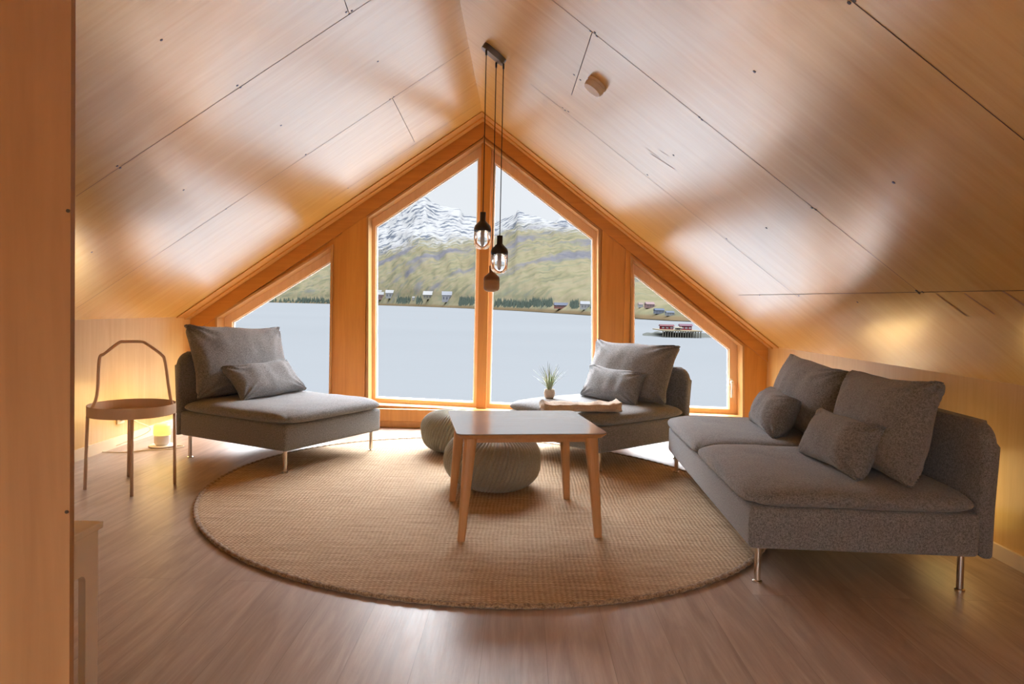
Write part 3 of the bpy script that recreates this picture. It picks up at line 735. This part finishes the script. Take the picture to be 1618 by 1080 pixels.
# ------------------------------------------------------------------ side table with handle
def side_table():
    c = (-2.105, 3.885)
    t = empty('side_table', (c[0], c[1], 0), 0); tag(t, 'round beige metal tray side table with arched handle by the left wall', 'side table')
    R = .225; zt_ = .455; zf = .415
    bm = bmesh.new(); lathe(bm, [(0, zf), (R-.003, zf), (R, zf+.003), (R, zt_+.018), (R-.0035, zt_+.018), (R-.0035, zf+.006), (0, zf+.006)], 64); obj('tray', bm, M['tray'], t, smooth=False)
    feet = [on_z(*p) for p in ((134, 773), (208, 784), (203, 752), (276, 764))]
    for i, f in enumerate(feet):
        v = Vector((f.x-c[0], f.y-c[1], 0)); dr = v.normalized(); top = dr*(R-.012)+Vector((0, 0, zf-.0005))
        if i in (0, 3): top = dr*(R-.006)+Vector((0, 0, zf-.0005))
        bm = bmesh.new(); tube(bm, [v, top], .0085, 12); obj('leg', bm, M['tray'], t, smooth=True)
    # handle: hoop rising from the rim on the left and right
    l, r = [Vector((f.x-c[0], f.y-c[1], 0)).normalized()*(R-.011) for f in (feet[0], feet[3])]
    pts = []
    for u, v in ((153, 625), (157, 568), (166, 558), (188, 541), (198, 539.5), (222, 539.5), (232, 543), (255, 560), (261, 572), (268, 620)):
        # the hoop stands in the vertical plane through l and r
        n_ = (r-l).cross(Vector((0, 0, 1))).normalized(); p = on_plane(u, v, Vector((c[0], c[1], 0))+l, n_); pts.append(p-Vector((c[0], c[1], 0)))
    pts = [l+Vector((0, 0, zf+.007))]+pts+[r+Vector((0, 0, zf+.007))]
    # smooth
    sm = []
    for i in range(len(pts)-1):
        p0, p1, p2, p3 = pts[max(i-1, 0)], pts[i], pts[i+1], pts[min(i+2, len(pts)-1)]
        for k in range(6):
            s = k/6; sm.append(.5*((2*p1)+(-p0+p2)*s+(2*p0-5*p1+4*p2-p3)*s*s+(-p0+3*p1-3*p2+p3)*s**3))
    sm.append(pts[-1]); bm = bmesh.new(); tube(bm, sm, .0085, 12); obj('handle', bm, M['tray'], t, smooth=True)
side_table()

# ------------------------------------------------------------------ glowing floor lamps, socket, cable
def floor_glow(c, label, power, extra=True, s=1.):
    t = empty('glow_lamp', (c[0], c[1], 0)); tag(t, label, 'lamp')
    bm = bmesh.new(); lathe(bm, [(0, 0), (.075*s, 0), (.09*s, .008), (.085*s, .014), (.04*s, .012), (0, .012)], 40); obj('saucer', bm, M['white'], t, smooth=True)
    bm = bmesh.new(); lathe(bm, [(0, .013), (.040*s, .013), (.052*s, .03), (.055*s, .075), (.055*s, .085), (0, .085)], 40); obj('base', bm, M['white'], t, smooth=True)
    bm = bmesh.new(); lathe(bm, [(0, .0855), (.056*s, .0855), (.058*s, .10), (.056*s, .15), (.047*s, .166), (.02*s, .172), (0, .173)], 40); obj('shade', bm, M['glow'], t, smooth=True)
    L = bpy.data.lights.new('lamp_light', 'POINT'); L.energy = power; L.color = (1, .66, .25); L.shadow_soft_size = .17
    lo = bpy.data.objects.new('lamp_light', L); COL.objects.link(lo); lo.parent = t; lo.location = (0, 0, .30)
    return t
gl = on_z(256, 705, 0)
floor_glow((gl.x, gl.y), 'small glowing yellow lamp on the floor behind the side table', 2.6)
floor_glow((1.0*xR-.14, 4.75), 'small glowing lamp on the floor hidden behind the window end of the sofa', 1.7)
floor_glow((1.0*xR-.14, 3.25), 'small glowing lamp hidden behind the near end of the sofa', 1.0)
# wall socket
wx = xL; 
def on_x(u, v, x): d = ray(u, v); t = (x-CAM.x)/d.x; return CAM+d*t
so = on_x(189, 659, xL)
t = empty('wall_socket', (xL+.0005, so.y, so.z)); tag(t, 'white power socket on the left wall above the baseboard', 'socket')
bm = rbox((0, -.045, -.045), (.012, .045, .045), .004); obj('plate', bm, M['outlet'], t)
bm = rbox((.0125, -.022, -.022), (.035, .022, .022), .006); obj('plug', bm, M['outlet'], t)
bm = bmesh.new(); p0 = Vector((xL+.036, so.y, so.z)); pts = []
ctrl = [p0, p0+Vector((.06, .03, -.03)), p0+Vector((.10, .16, -.12)), Vector((gl.x-.30, gl.y-.10, .01)), Vector((gl.x-.34, gl.y-.22, .006)), Vector((gl.x-.16, gl.y-.25, .006)), Vector((gl.x-.02, gl.y-.17, .006)), Vector((gl.x+.12, gl.y-.10, .006)), Vector((gl.x+.16, gl.y+.0, .006)), Vector((gl.x+.10, gl.y+.02, .006))]
for i in range(len(ctrl)-1):
    a, b_, c_, d_ = ctrl[max(i-1, 0)], ctrl[i], ctrl[i+1], ctrl[min(i+2, len(ctrl)-1)]
    for k in range(8): s = k/8; pts.append(.5*((2*b_)+(-a+c_)*s+(2*a-5*b_+4*c_-d_)*s*s+(-a+3*b_-3*c_+d_)*s**3))
for p in pts: p.z = max(p.z, .005)
tube(bm, pts, .0035, 8); o = obj('power_cable', bm, M['white_cord'], None, smooth=True); tag(o, 'thin white cable looping on the floor by the glowing lamp', 'cable')

# ------------------------------------------------------------------ throw and potted grass on the right chair
zs = .310+.088
def throw():
    a = on_z(856, 641, zs+.03); b = on_z(977, 641, zs+.03); c = (a+b)/2
    d = (b-a); L_ = d.length; d.normalize(); s = Vector((-d.y, d.x, 0))
    bm = bmesh.new(); n = 44; seg = 28; rings = []
    for i in range(n+1):
        f = i/n; ends = max(abs(f-.5)*2-.8, 0)/.2
        wd = .075*(1-.15*math.sin(math.pi*f))*(1+.10*ends); th = .036+.014*ends-.010*math.sin(math.pi*f)
        p = a+d*L_*f; ring = []
        for k in range(seg):
            an = 2*math.pi*k/seg; ca, sa = math.cos(an), math.sin(an)
            fold = .0045*math.sin(an*5+f*3)+.014*mn.noise(Vector((f*6, ca*2, sa*2)))+ .006*mn.noise(Vector((f*30, ca*3, sa*3)))
            x_ = wd*math.copysign(abs(ca)**.7, ca); z_ = th*math.copysign(abs(sa)**.8, sa)+fold
            if ends > 0: x_ += .01*ends*math.sin(an*7)
            ring.append(bm.verts.new((p.x-c.x+s.x*x_, p.y-c.y+s.y*x_, max(z_, -.022))))
        rings.append(ring)
    for r0, r1 in zip(rings, rings[1:]):
        for k in range(seg): bm.faces.new((r0[k], r0[(k+1) % seg], r1[(k+1) % seg], r1[k]))
    for rg, sg in ((rings[0], -1), (rings[-1], 1)):
        # tucked-in spiral end
        cen = sum((v.co for v in rg), Vector())/len(rg); r2 = [bm.verts.new(cen+(v.co-cen)*.6-d*sg*.018) for v in rg]; r3 = [bm.verts.new(cen+(v.co-cen)*.3+d*sg*.008) for v in rg]
        for k in range(seg): bm.faces.new((rg[k], rg[(k+1) % seg], r2[(k+1) % seg], r2[k])); bm.faces.new((r2[k], r2[(k+1) % seg], r3[(k+1) % seg], r3[k]))
        bm.faces.new(r3)
    o = obj('throw_blanket', bm, M['throw'], None, smooth=True); o.location = (c.x, c.y, zs+.020)
    tag(o, 'folded beige throw lying across the seat of the chair by the window', 'blanket'); return o
throw()
M['leaf'] = plain('grass_leaf', (.24, .30, .12), .5, Transmission_Weight=0.)
M['leaf_pale'] = plain('grass_leaf_pale', (.46, .47, .34), .55)
def plant():
    q = on_z(868, 628, zs); t = empty('potted_grass', (q.x, q.y, zs-.004)); tag(t, 'small tuft of spiky green grass in a beige pot on the chair by the window', 'plant')
    bm = bmesh.new(); lathe(bm, [(0, 0), (.028, 0), (.038, .015), (.042, .04), (.036, .062), (.038, .068), (.033, .068), (.032, .058), (0, .056)], 28); obj('pot', bm, M['throw'], t, smooth=True)
    rnd = random.Random(3)
    bm = bmesh.new(); bp = bmesh.new()
    for k in range(60):
        a = rnd.uniform(0, 2*math.pi); tl = rnd.uniform(.12, .27); out = rnd.uniform(.05, 1)**1.2*.15; tl *= 1-.35*(out/.15)
        base = Vector((.012*math.cos(a), .012*math.sin(a), .057)); target = bm if rnd.random() < .6 else bp
        side = Vector((-math.sin(a), math.cos(a), 0)); last = None; nseg = 6
        for i in range(nseg+1):
            f = i/nseg; p = base+Vector((math.cos(a)*out*f**1.5, math.sin(a)*out*f**1.5, tl*f-.02*f*f)); w_ = .0034*(1-f)**.6+.0003
            e = (target.verts.new(p-side*w_), target.verts.new(p+side*w_))
            if last: target.faces.new((last[0], last[1], e[1], e[0]))
            last = e
    obj('foliage', bm, M['leaf'], t); obj('pale_foliage', bp, M['leaf_pale'], t)
plant()

# ------------------------------------------------------------------ pendant lamps
def pendants():
    # canopy plate on the right slope close to the ridge
    c = roofpt(783, 82, 'R'); print('canopy', c)
    n = nR; yx = Vector((0, 1, 0)); sx = yx.cross(n).normalized()
    if sx.x < 0: sx = -sx
    t = empty('ceiling_canopy', c); tag(t, 'dark oval ceiling plate with three cord grips beside the ridge', 'light canopy')
    e = (roofpt(800, 97, 'R')-roofpt(766, 68, 'R')); ax = e.normalized(); L_ = e.length/2; wv = n.cross(ax).normalized(); Wd = .042
    bm = bmesh.new(); rings = []
    for h, f in ((.0, 1), (.030, 1), (.034, .97)):
        ring = []
        for k in range(32):
            a = 2*math.pi*k/32; ca, sa = math.cos(a), math.sin(a)
            ring.append(bm.verts.new(ax*(L_*f)*math.copysign(abs(ca)**.55, ca)+wv*(Wd*f)*math.copysign(abs(sa)**.8, sa)+n*h))
        rings.append(ring)
    for a, b in zip(rings, rings[1:]):
        for k in range(32): bm.faces.new((a[k], a[(k+1) % 32], b[(k+1) % 32], b[k]))
    bm.faces.new(rings[0]); bm.faces.new(rings[-1]); obj('plate', bm, M['darkmetal'], t)
    specs = [  # photo x, top of socket, cap bottom, glass bottom, attach (u,v), materials, label
        (764, 335, 365, 394, (766, 77), 'black', 'bulb', 'pendant lamp with black cap and clear glass, the highest and leftmost of the three'),
        (791, 372, 401, 432, (792, 98), 'black', 'bulb', 'pendant lamp with black cap and clear glass, hanging right of the window post'),
        (779, 420, 443, 461, (779, 95), 'brown_cap', 'beige_glass', 'pendant lamp with brown cap and frosted beige body, the lowest of the three')]
    for u, vt, vc, vb, (ua, va), mc, mg, lab in specs:
        at = on_plane(ua, va, pR0+n*.036, n)
        y = at.y; P = lambda v: on_y(u, v, y)
        pt = P(vt); r = .5*27.5/F_PX*y*(1.0 if mc == 'black' else .92); z0, zc_, zb = pt.z, P(vc).z, P(vb).z
        x = (pt.x*.75+at.x*.25)
        root = empty('pendant_lamp', (x, y, zb)); tag(root, lab, 'lamp', 'pendant lamps on long cords')
        hh = z0-zb; hc = zc_-zb
        bm = bmesh.new(); lathe(bm, [(0, hh), (r*.30, hh), (r*.34, hh-.002), (r*.34, hc+(hh-hc)*.55), (r*.5, hc+(hh-hc)*.47), (r*.9, hc+(hh-hc)*.28), (r, hc+(hh-hc)*.12), (r, hc), (r*.96, hc), (0, hc)], 36); obj('cap', bm, M[mc], root, smooth=True)
        bm = bmesh.new(); pr = [(r*.985, hc-.0005), (r*.985, hc*.35)]+[(r*.985*math.cos(a)**.7, hc*.35*(1-math.sin(a))) for a in [math.pi/2*k/8 for k in range(1, 8)]]+[(0, 0)]
        lathe(bm, [(0, hc-.0006)]+pr, 36)
        obj('glass_shade', bm, M[mg], root, smooth=True)
        if mg == 'bulb':
            bm = bmesh.new(); lathe(bm, [(0, hc-.001), (r*.16, hc-.001), (r*.18, hc*.5), (r*.12, hc*.25), (0, hc*.22)], 16); obj('bulb', bm, M['gasket'], root, smooth=True)
        top = Vector((x, y, 0)); tz = pR0.z+(-(n.x)*(x-pR0.x))/n.z - .036/abs(n.z)
        bm = bmesh.new(); tube(bm, [(0, 0, hh), (0, 0, tz-zb-.012)], .0026, 8); obj('cord', bm, M['cord'], root)
        bm = bmesh.new(); tube(bm, [(0, 0, tz-zb-.03), (0, 0, tz-zb+.001)], .006, 10); obj('cord_grip', bm, M['black'], root)
pendants()
def detector():
    c = roofpt(944, 132, 'R'); n = nR; t = empty('smoke_detector', c); tag(t, 'round smoke detector on the right ceiling slope', 'smoke detector')
    def cyl(r0, r1, h0, h1):
        bm = bmesh.new(); x = n.orthogonal().normalized(); y = n.cross(x)
        A = [bm.verts.new((x*math.cos(2*math.pi*k/40)+y*math.sin(2*math.pi*k/40))*r0+n*h0) for k in range(40)]
        B = [bm.verts.new((x*math.cos(2*math.pi*k/40)+y*math.sin(2*math.pi*k/40))*r1+n*h1) for k in range(40)]
        bm.faces.new(A); bm.faces.new(B)
        for k in range(40): bm.faces.new((A[k], A[(k+1) % 40], B[(k+1) % 40], B[k]))
        return bm
    r = .052
    obj('mounting_plate', cyl(r*1.02, r*1.02, .0, .012), M['detector'], t); obj('housing', cyl(r*.93, r*.93, .0125, .022), M['detector'], t)
    obj('cover', cyl(r, r*.9, .0225, .042), M['detector'], t)
detector()

# ------------------------------------------------------------------ outside: water, mountains, shore
WZ = -6.0
def water():
    m, nt, b = mat('fjord_water'); b.inputs['Base Color'].default_value = (.018, .019, .021, 1); b.inputs['Roughness'].default_value = .3; b.inputs['Specular IOR Level'].default_value = 0
    n = noise(nt, coords(nt, (.12, .5, 1)), 1.0, 5, .6); n2 = noise(nt, coords(nt, (.004, .01, 1)), 1.0, 3)
    c = mixc(nt, n2, (.0185, .0195, .0205), (.0215, .0225, .0235)); nt.links.new(c, b.inputs['Base Color'])
    bump(nt, b, n, .25, .3)
    bm = bmesh.new(); s = 14000; bm.faces.new([bm.verts.new(p) for p in ((-s, -2000, WZ), (s, -2000, WZ), (s, s, WZ), (-s, s, WZ))])
    o = obj('fjord', bm, m); o['kind'] = 'structure'; return o
water()
def horizon_y(u):
    # photo y of a horizontal ray at column u
    lo, hi = 300., 700.
    for _ in range(40):
        mid = (lo+hi)/2
        if ray(u, mid).z > 0: lo = mid
        else: hi = mid
    return lo
def interp(x, tab):
    return float(np.interp(x, [t[0] for t in tab], [t[1] for t in tab]))
SHORE = [(250, 6500), (430, 5600), (520, 5000), (600, 3600), (680, 2500), (748, 1750), (790, 1400), (860, 950), (931, 700), (1011, 520), (1060, 470), (1200, 420), (1400, 400)]
BACK = [(250, 9500), (600, 7500), (700, 6800), (748, 6200), (800, 5200), (870, 3900), (931, 3000), (1011, 2200), (1400, 1800)]
SKYL = [(250, 400), (360, 385), (430, 392), (513, 372), (560, 356), (595, 346), (613, 337), (635, 325), (654, 314), (664, 310), (669, 309), (674, 315), (682, 321), (691, 325), (706, 328), (718, 329), (724, 331), (729, 339), (748, 343), (782, 350), (798, 344), (811, 339), (815, 332), (820, 334), (827, 339), (845, 342), (863, 349), (880, 353), (900, 359), (921, 366), (945, 378), (1000, 405), (1100, 440), (1400, 480)]
def terrain(name, sky, shore, back, u0, u1, kind, snow, seed, nu=330, nv=110, label=None):
    me = bpy.data.meshes.new(name); V = []; Fs = []; band = []; sn = []
    for i in range(nu+1):
        u = u0+(u1-u0)*i/nu; yh = horizon_y(u); hy = interp(u, sky); d0 = interp(u, shore); d1 = interp(u, back)
        dr = ray(u, yh); dr.z = 0; dr.normalize()
        slope_top = (yh-hy)/F_PX*1.0/(1)     # tangent of elevation of the skyline (approx., centre column)
        fwc = ray(u, yh); k = Vector((fwc.x, fwc.y, 0)).length
        slope_top /= k
        for j in range(nv+1):
            t = j/nv; dist = d0+(d1-d0)*t**1.6
            # elevation angle profile: low shore shelf, then rising flank
            e = slope_top*(.10*min(t/.12, 1)+.90*max((t-.12)/.88, 0)**.80)
            p = Vector((CAM.x, CAM.y, 0))+dr*dist
            z = CAM.z+e*dist
            zshore = WZ+.4
            z = zshore+(z-zshore)*min(1, t*8) if t < .125 else z
            if j > 3 and j < nv: z += (mn.noise(Vector((u*.05, t*7, seed)))*.045+mn.noise(Vector((u*.14, t*16, seed+3)))*.022+mn.noise(Vector((u*.35, t*34, seed+6)))*.009)*slope_top*dist*min(1, t*3)*min(1, (1-t)*6)
            if j == nv: z += mn.noise(Vector((u*.3, 1.2, seed)))*.006*slope_top*dist+mn.noise(Vector((u*.9, 1.2, seed)))*.004*slope_top*dist
            V.append((p.x, p.y, z)); band.append(t); sn.append(interp(u, snow))
    # skirt down at the back
    for i in range(nu):
        for j in range(nv):
            a = i*(nv+1)+j; Fs.append((a, a+nv+1, a+nv+2, a+1))
    me.from_pydata(V, [], Fs); me.update()
    at = me.attributes.new('band', 'FLOAT', 'POINT'); at.data.foreach_set('value', band)
    at = me.attributes.new('snow', 'FLOAT', 'POINT'); at.data.foreach_set('value', sn)
    o = link(name, me, MT, None, smooth=True); o['kind'] = 'structure'; return o
TA = .031
def terrain_mat():
    m, nt, b = mat('mountain_ground')
    ab = N(nt, 'ShaderNodeAttribute', attribute_name='band').outputs['Fac']; asn = N(nt, 'ShaderNodeAttribute', attribute_name='snow').outputs['Fac']
    s = .0011
    v = coords(nt, (s, s, s*2.5))
    n1 = noise(nt, v, 2.2, 8, .62); n2 = noise(nt, v, 7.0, 8, .65); n3 = noise(nt, coords(nt, (s*6, s*3, s*9)), 3., 8, .7, .4)
    g = ramp(nt, [(.36, (.38, .37, .25)), (.45, (.54, .50, .30)), (.52, (.66, .56, .37)), (.58, (.50, .49, .31)), (.68, (.42, .42, .33))], n2)
    rock = ramp(nt, [(.3, (.28, .28, .34)), (.7, (.50, .48, .50))], n3)
    r = math_n(nt, 'MULTIPLY', math_n(nt, 'SUBTRACT', math_n(nt, 'ADD', n1, math_n(nt, 'MULTIPLY', ab, .20)), .61), 9, True)
    c = mixc(nt, r, g, rock)
    shore_c = (.45, .33, .19); sh = math_n(nt, 'MULTIPLY', math_n(nt, 'SUBTRACT', .06, ab), 40, True)
    c = mixc(nt, sh, c, shore_c)
    # snow above the local snow line, broken by rock
    sf = math_n(nt, 'MULTIPLY', math_n(nt, 'SUBTRACT', math_n(nt, 'ADD', ab, math_n(nt, 'MULTIPLY', math_n(nt, 'SUBTRACT', n3, .5), .42)), asn), 7, True)
    rk2 = math_n(nt, 'MULTIPLY', math_n(nt, 'SUBTRACT', n2, .50), 14, True)
    snowc = mixc(nt, rk2, (1.0, 1.0, 1.0), (.30, .34, .42))
    c = mixc(nt, sf, c, snowc)
    nt.links.new(mixc(nt, 1.0, c, (TA, TA, TA), 'MULTIPLY'), b.inputs['Base Color']); b.inputs['Roughness'].default_value = .95; b.inputs['Specular IOR Level'].default_value = 0
    return m
MT = terrain_mat()
# unseen concrete apron in front of the house, added to bounce light upward
M['apron'] = plain('bounce_concrete', (.023, .025, .028), .8)
bm = bmesh.new(); box(bm, (-22, -18, WZ-.5), (22, 40, WZ+.6)); tag(obj('bounce_apron', bm, M['apron']), kind='structure')
terrain('mountain', SKYL, SHORE, BACK, 250, 1400, 0, [(250, .62), (560, .50), (640, .46), (700, .50), (748, .62), (790, .74), (830, .76), (880, .86), (930, .97), (1000, 1.6), (1400, 2)], 2)
# far white range peeking over the right shoulder
terrain('mountain', [(860, 372), (869, 352), (882, 344), (891, 343), (899, 349), (925, 358), (960, 372), (1000, 400)], [(860, 4500), (1000, 4500)], [(860, 6500), (1000, 6500)], 860, 1000, 0, [(0, -.1), (2000, -.1)], 9, 60, 30)

from mathutils.bvhtree import BVHTree
_me = bpy.data.objects['mountain'].data
BVH = BVHTree.FromPolygons([v.co for v in _me.vertices], [p.vertices for p in _me.polygons])
def ground_at(u, v_photo, dist, cast=False):
    if cast:
        v_photo = min(v_photo, shore_y(u)-.6)
        hit = BVH.ray_cast(CAM, ray(u, v_photo).normalized())[0]
        if hit is not None: return hit
    yh = horizon_y(u); dr = ray(u, v_photo); k = Vector((dr.x, dr.y, 0)).length; return CAM+dr*(dist/k)
# conifer belts along the shore (uncountable at this distance)
M['conifer'] = plain('conifer_green', (.30*TA, .38*TA, .31*TA), .9, Specular_IOR_Level=0.)
bm = bmesh.new(); rnd = random.Random(5)
def cone(bm, p, h, r, n=5):
    b = [bm.verts.new((p.x+r*math.cos(2*math.pi*k/n), p.y+r*math.sin(2*math.pi*k/n), p.z)) for k in range(n)]; t = bm.verts.new((p.x, p.y, p.z+h))
    for k in range(n): bm.faces.new((b[k], b[(k+1) % n], t))
    bm.faces.new(b[::-1])
def shore_y(u):
    d = interp(u, SHORE); return horizon_y(u)+(CAM.z-WZ)*F_PX/d
for u0, u1, n_, lift, hpx in ((470, 520, 60, 3, 8), (400, 470, 40, 2, 6), (597, 690, 170, 8, 9), (726, 750, 45, 9, 12), (782, 840, 110, 9, 12), (840, 937, 190, 13, 13), (1008, 1030, 25, 16, 8)):
    for _ in range(n_):
        u = rnd.uniform(u0, u1)
        if any(abs(u-hu) < hw for hu, hw in ((602, 9), (617, 10), (653, 5), (678, 11), (706, 10), (887, 14), (924, 10), (1026, 9), (1012, 7))): continue
        d = interp(u, SHORE)*rnd.uniform(1.05, 1.12); v = shore_y(u)-lift+rnd.uniform(-2, 3)
        p = ground_at(u, v, d, True); d = (p-CAM).length; s = d/F_PX*hpx*rnd.uniform(.6, 1.1); p.z -= s*.4; cone(bm, p, s*1.3, s*.28)
o = obj('conifer_belt', bm, M['conifer']); tag(o, 'dark green belt of conifers along the far shore', 'trees', None, 'stuff')

def outdoor(name, c, k=1.0): return plain(name, tuple(x*TA*1.25*k for x in c), .9, Specular_IOR_Level=0.)
def house(u, v, wpx, hpx, dist, wallc, roofc, label, rz=0., roof=.5, deep=.8):
    """u,v: photo position of the middle of the wall base"""
    p = ground_at(u, v, dist, True); k = (p-CAM).length/F_PX; W_, H_ = wpx*k, hpx*k; Dp = W_*deep
    bk_ = (p-CAM); bk_.z = 0; bk_.normalize(); p = p+bk_*Dp*.5; p.z += H_*.3; t = empty('house', p, rz); tag(t, label, 'house', 'houses across the fjord')
    mw = outdoor('house_wall', wallc); mr = outdoor('house_roof', roofc)
    bm = bmesh.new(); box(bm, (-W_/2, -Dp/2, -H_*.2), (W_/2, Dp/2, H_)); 
    obj('wall', bm, mw, t)
    bm = bmesh.new(); rh = H_*roof*1.4; e = W_*.05
    A = [bm.verts.new(q) for q in ((-W_/2-e, -Dp/2-e, H_), (-W_/2-e, Dp/2+e, H_), (-W_/2-e, 0, H_+rh))]; B = [bm.verts.new(q) for q in ((W_/2+e, -Dp/2-e, H_), (W_/2+e, Dp/2+e, H_), (W_/2+e, 0, H_+rh))]
    bm.faces.new(A); bm.faces.new(B[::-1])
    for i in range(3): bm.faces.new((A[i], A[(i+1) % 3], B[(i+1) % 3], B[i]))
    obj('roof', bm, mr, t)
    dk = outdoor('house_window', (.30, .32, .38))
    nwin = max(2, int(wpx/4))
    for i in range(nwin):
        x = -W_/2+W_*(i+.5)/nwin; bm = bmesh.new(); box(bm, (x-W_*.05, -Dp/2-.05*H_, H_*.35), (x+W_*.05, -Dp/2-.001, H_*.72)); obj('window', bm, dk, t)
    return t
WHT = (.80, .80, .80)
house(602, 474, 13, 6.5, 3450, (.72, .46, .42), WHT, 'pale pink house at the left end of the far shore', .2)
house(600.5, 466, 6, 4, 3600, WHT, WHT, 'tiny white house above the pale pink house', -.2)
house(617, 472, 14, 7, 3350, WHT, (.85, .85, .86), 'white house with pale roof beside the pink house on the far shore', .1)
house(653.5, 474.5, 4, 3.2, 2800, WHT, WHT, 'very small white shed between the white shore houses', 0)
house(678, 473, 17, 5.5, 2500, (.66, .62, .48), (.86, .86, .86), 'long white-roofed house in the middle of the left pane shore', 0, .8)
house(706, 478, 15, 9, 2150, (.78, .78, .84), (.66, .68, .74), 'tall white house with grey roof left of the window post', .1, .5)
house(887, 488, 22, 4.5, 820, (.66, .30, .24), (.30, .33, .42), 'red barn with blue-grey roof on the shore in the right pane', .05, .7)
house(924, 489.5, 14, 7, 740, WHT, (.74, .76, .80), 'white house at the right end of the right pane shore', .05, .5)
# right side window: houses on the bank and red cabins on the quay
house(1026, 487, 13, 5, 600, (.62, .40, .38), (.70, .50, .50), 'pale red house highest on the bank in the right side window', .2)
house(1041, 496, 14, 4.5, 520, (.42, .46, .56), (.28, .33, .45), 'blue-grey house on the bank in the right side window', .1)
house(1058, 499, 12, 4, 500, (.60, .62, .64), (.36, .40, .48), 'grey house behind the red quay cabins', .1)
house(1012, 486, 7, 4, 620, WHT, (.70, .55, .50), 'small white house by the frame in the right side window', .1)
# quay: rock skerry, deck, posts
def quay():
    dist = 190.; k = dist/F_PX
    c = ground_at(1075, 524, dist)
    rk = bmesh.new(); nU = 60
    M_rock = outdoor('skerry_rock', (.30, .31, .28))
    for ring_i in range(1): pass
    top = []; 
    for i in range(nU+1):
        u = 1014+(1135-1014)*i/nU; row = []
        for j, (dy, f) in enumerate(((0, 0), (.35, .6), (.75, 1), (1.3, .8), (2., 0))):
            p = ground_at(u, 530, dist+dy*12+4*mn.noise(Vector((u*.07, j, 0)))); p.z = WZ-.15+f*(1.4+.9*mn.noise(Vector((u*.12, j*2.1, 3))))*math.sin(math.pi*i/nU)**.5
            row.append(rk.verts.new(p))
        top.append(row)
    for a, b in zip(top, top[1:]):
        for j in range(4): rk.faces.new((a[j], b[j], b[j+1], a[j+1]))
    o = obj('skerry', rk, M_rock, None, True); tag(o, 'low dark rocky skerry carrying the red quay cabins', 'rock')
    t = empty('quay', c); tag(t, 'timber quay on posts below the red cabins in the right side window', 'quay')
    M_deck = outdoor('quay_timber', (.75, .62, .42)); M_post = outdoor('quay_post', (.36, .34, .28))
    x0, x1 = -34*k, 26*k; zd = WZ+1.9-c.z
    bm = bmesh.new(); box(bm, (x0, -5, zd-.25), (x1, 8, zd)); obj('deck', bm, M_deck, t)
    for i in range(16):
        x = x0+(x1-x0)*(i+.5)/16; bm = bmesh.new(); box(bm, (x-.12, -4.9, WZ-c.z-.3), (x+.12, -4.6, zd-.26)); obj('post', bm, M_post, t)
    def cabin(u, wpx, hpx, dd, wc, lab, rc):
        q = ground_at(u, 520, dist+dd); q.z = WZ+1.9; kk = (dist+dd)/F_PX
        t_ = empty('cabin', q, .0); tag(t_, lab, 'cabin', 'quay cabins'); W_, H_ = wpx*kk, hpx*kk; Dp = W_*.6
        mw = outdoor('cabin_wall', wc); mr = outdoor('cabin_roof', rc)
        bm = bmesh.new(); box(bm, (-W_/2, -Dp/2, 0.01), (W_/2, Dp/2, H_)); obj('wall', bm, mw, t_)
        bm = bmesh.new(); e = .3; A = [bm.verts.new(z) for z in ((-W_/2-e, -Dp/2-e, H_), (-W_/2-e, Dp/2+e, H_), (-W_/2-e, 0, H_*1.5))]; B = [bm.verts.new(z) for z in ((W_/2+e, -Dp/2-e, H_), (W_/2+e, Dp/2+e, H_), (W_/2+e, 0, H_*1.5))]
        bm.faces.new(A); bm.faces.new(B[::-1])
        for i in range(3): bm.faces.new((A[i], A[(i+1) % 3], B[(i+1) % 3], B[i]))
        obj('roof', bm, mr, t_)
        for i in range(3):
            x = -W_/2+W_*(i+.5)/3; bm = bmesh.new(); box(bm, (x-.35, -Dp/2-.06, H_*.3), (x+.35, -Dp/2-.001, H_*.7)); obj('window', bm, outdoor('cabin_window', (.9, .9, .9)), t_)
    cabin(1053, 19, 5.0, 2, (.60, .07, .08), 'left red cabin on the quay in the right side window', (.42, .20, .22))
    cabin(1083, 17, 6.0, 2, (.70, .06, .10), 'right red cabin on the quay, the brightest', (.44, .26, .32))
    cabin(1071, 8, 3.5, -3.2, (.80, .64, .40), 'small yellow shed between the red quay cabins', (.70, .62, .50))
quay()
print('done')
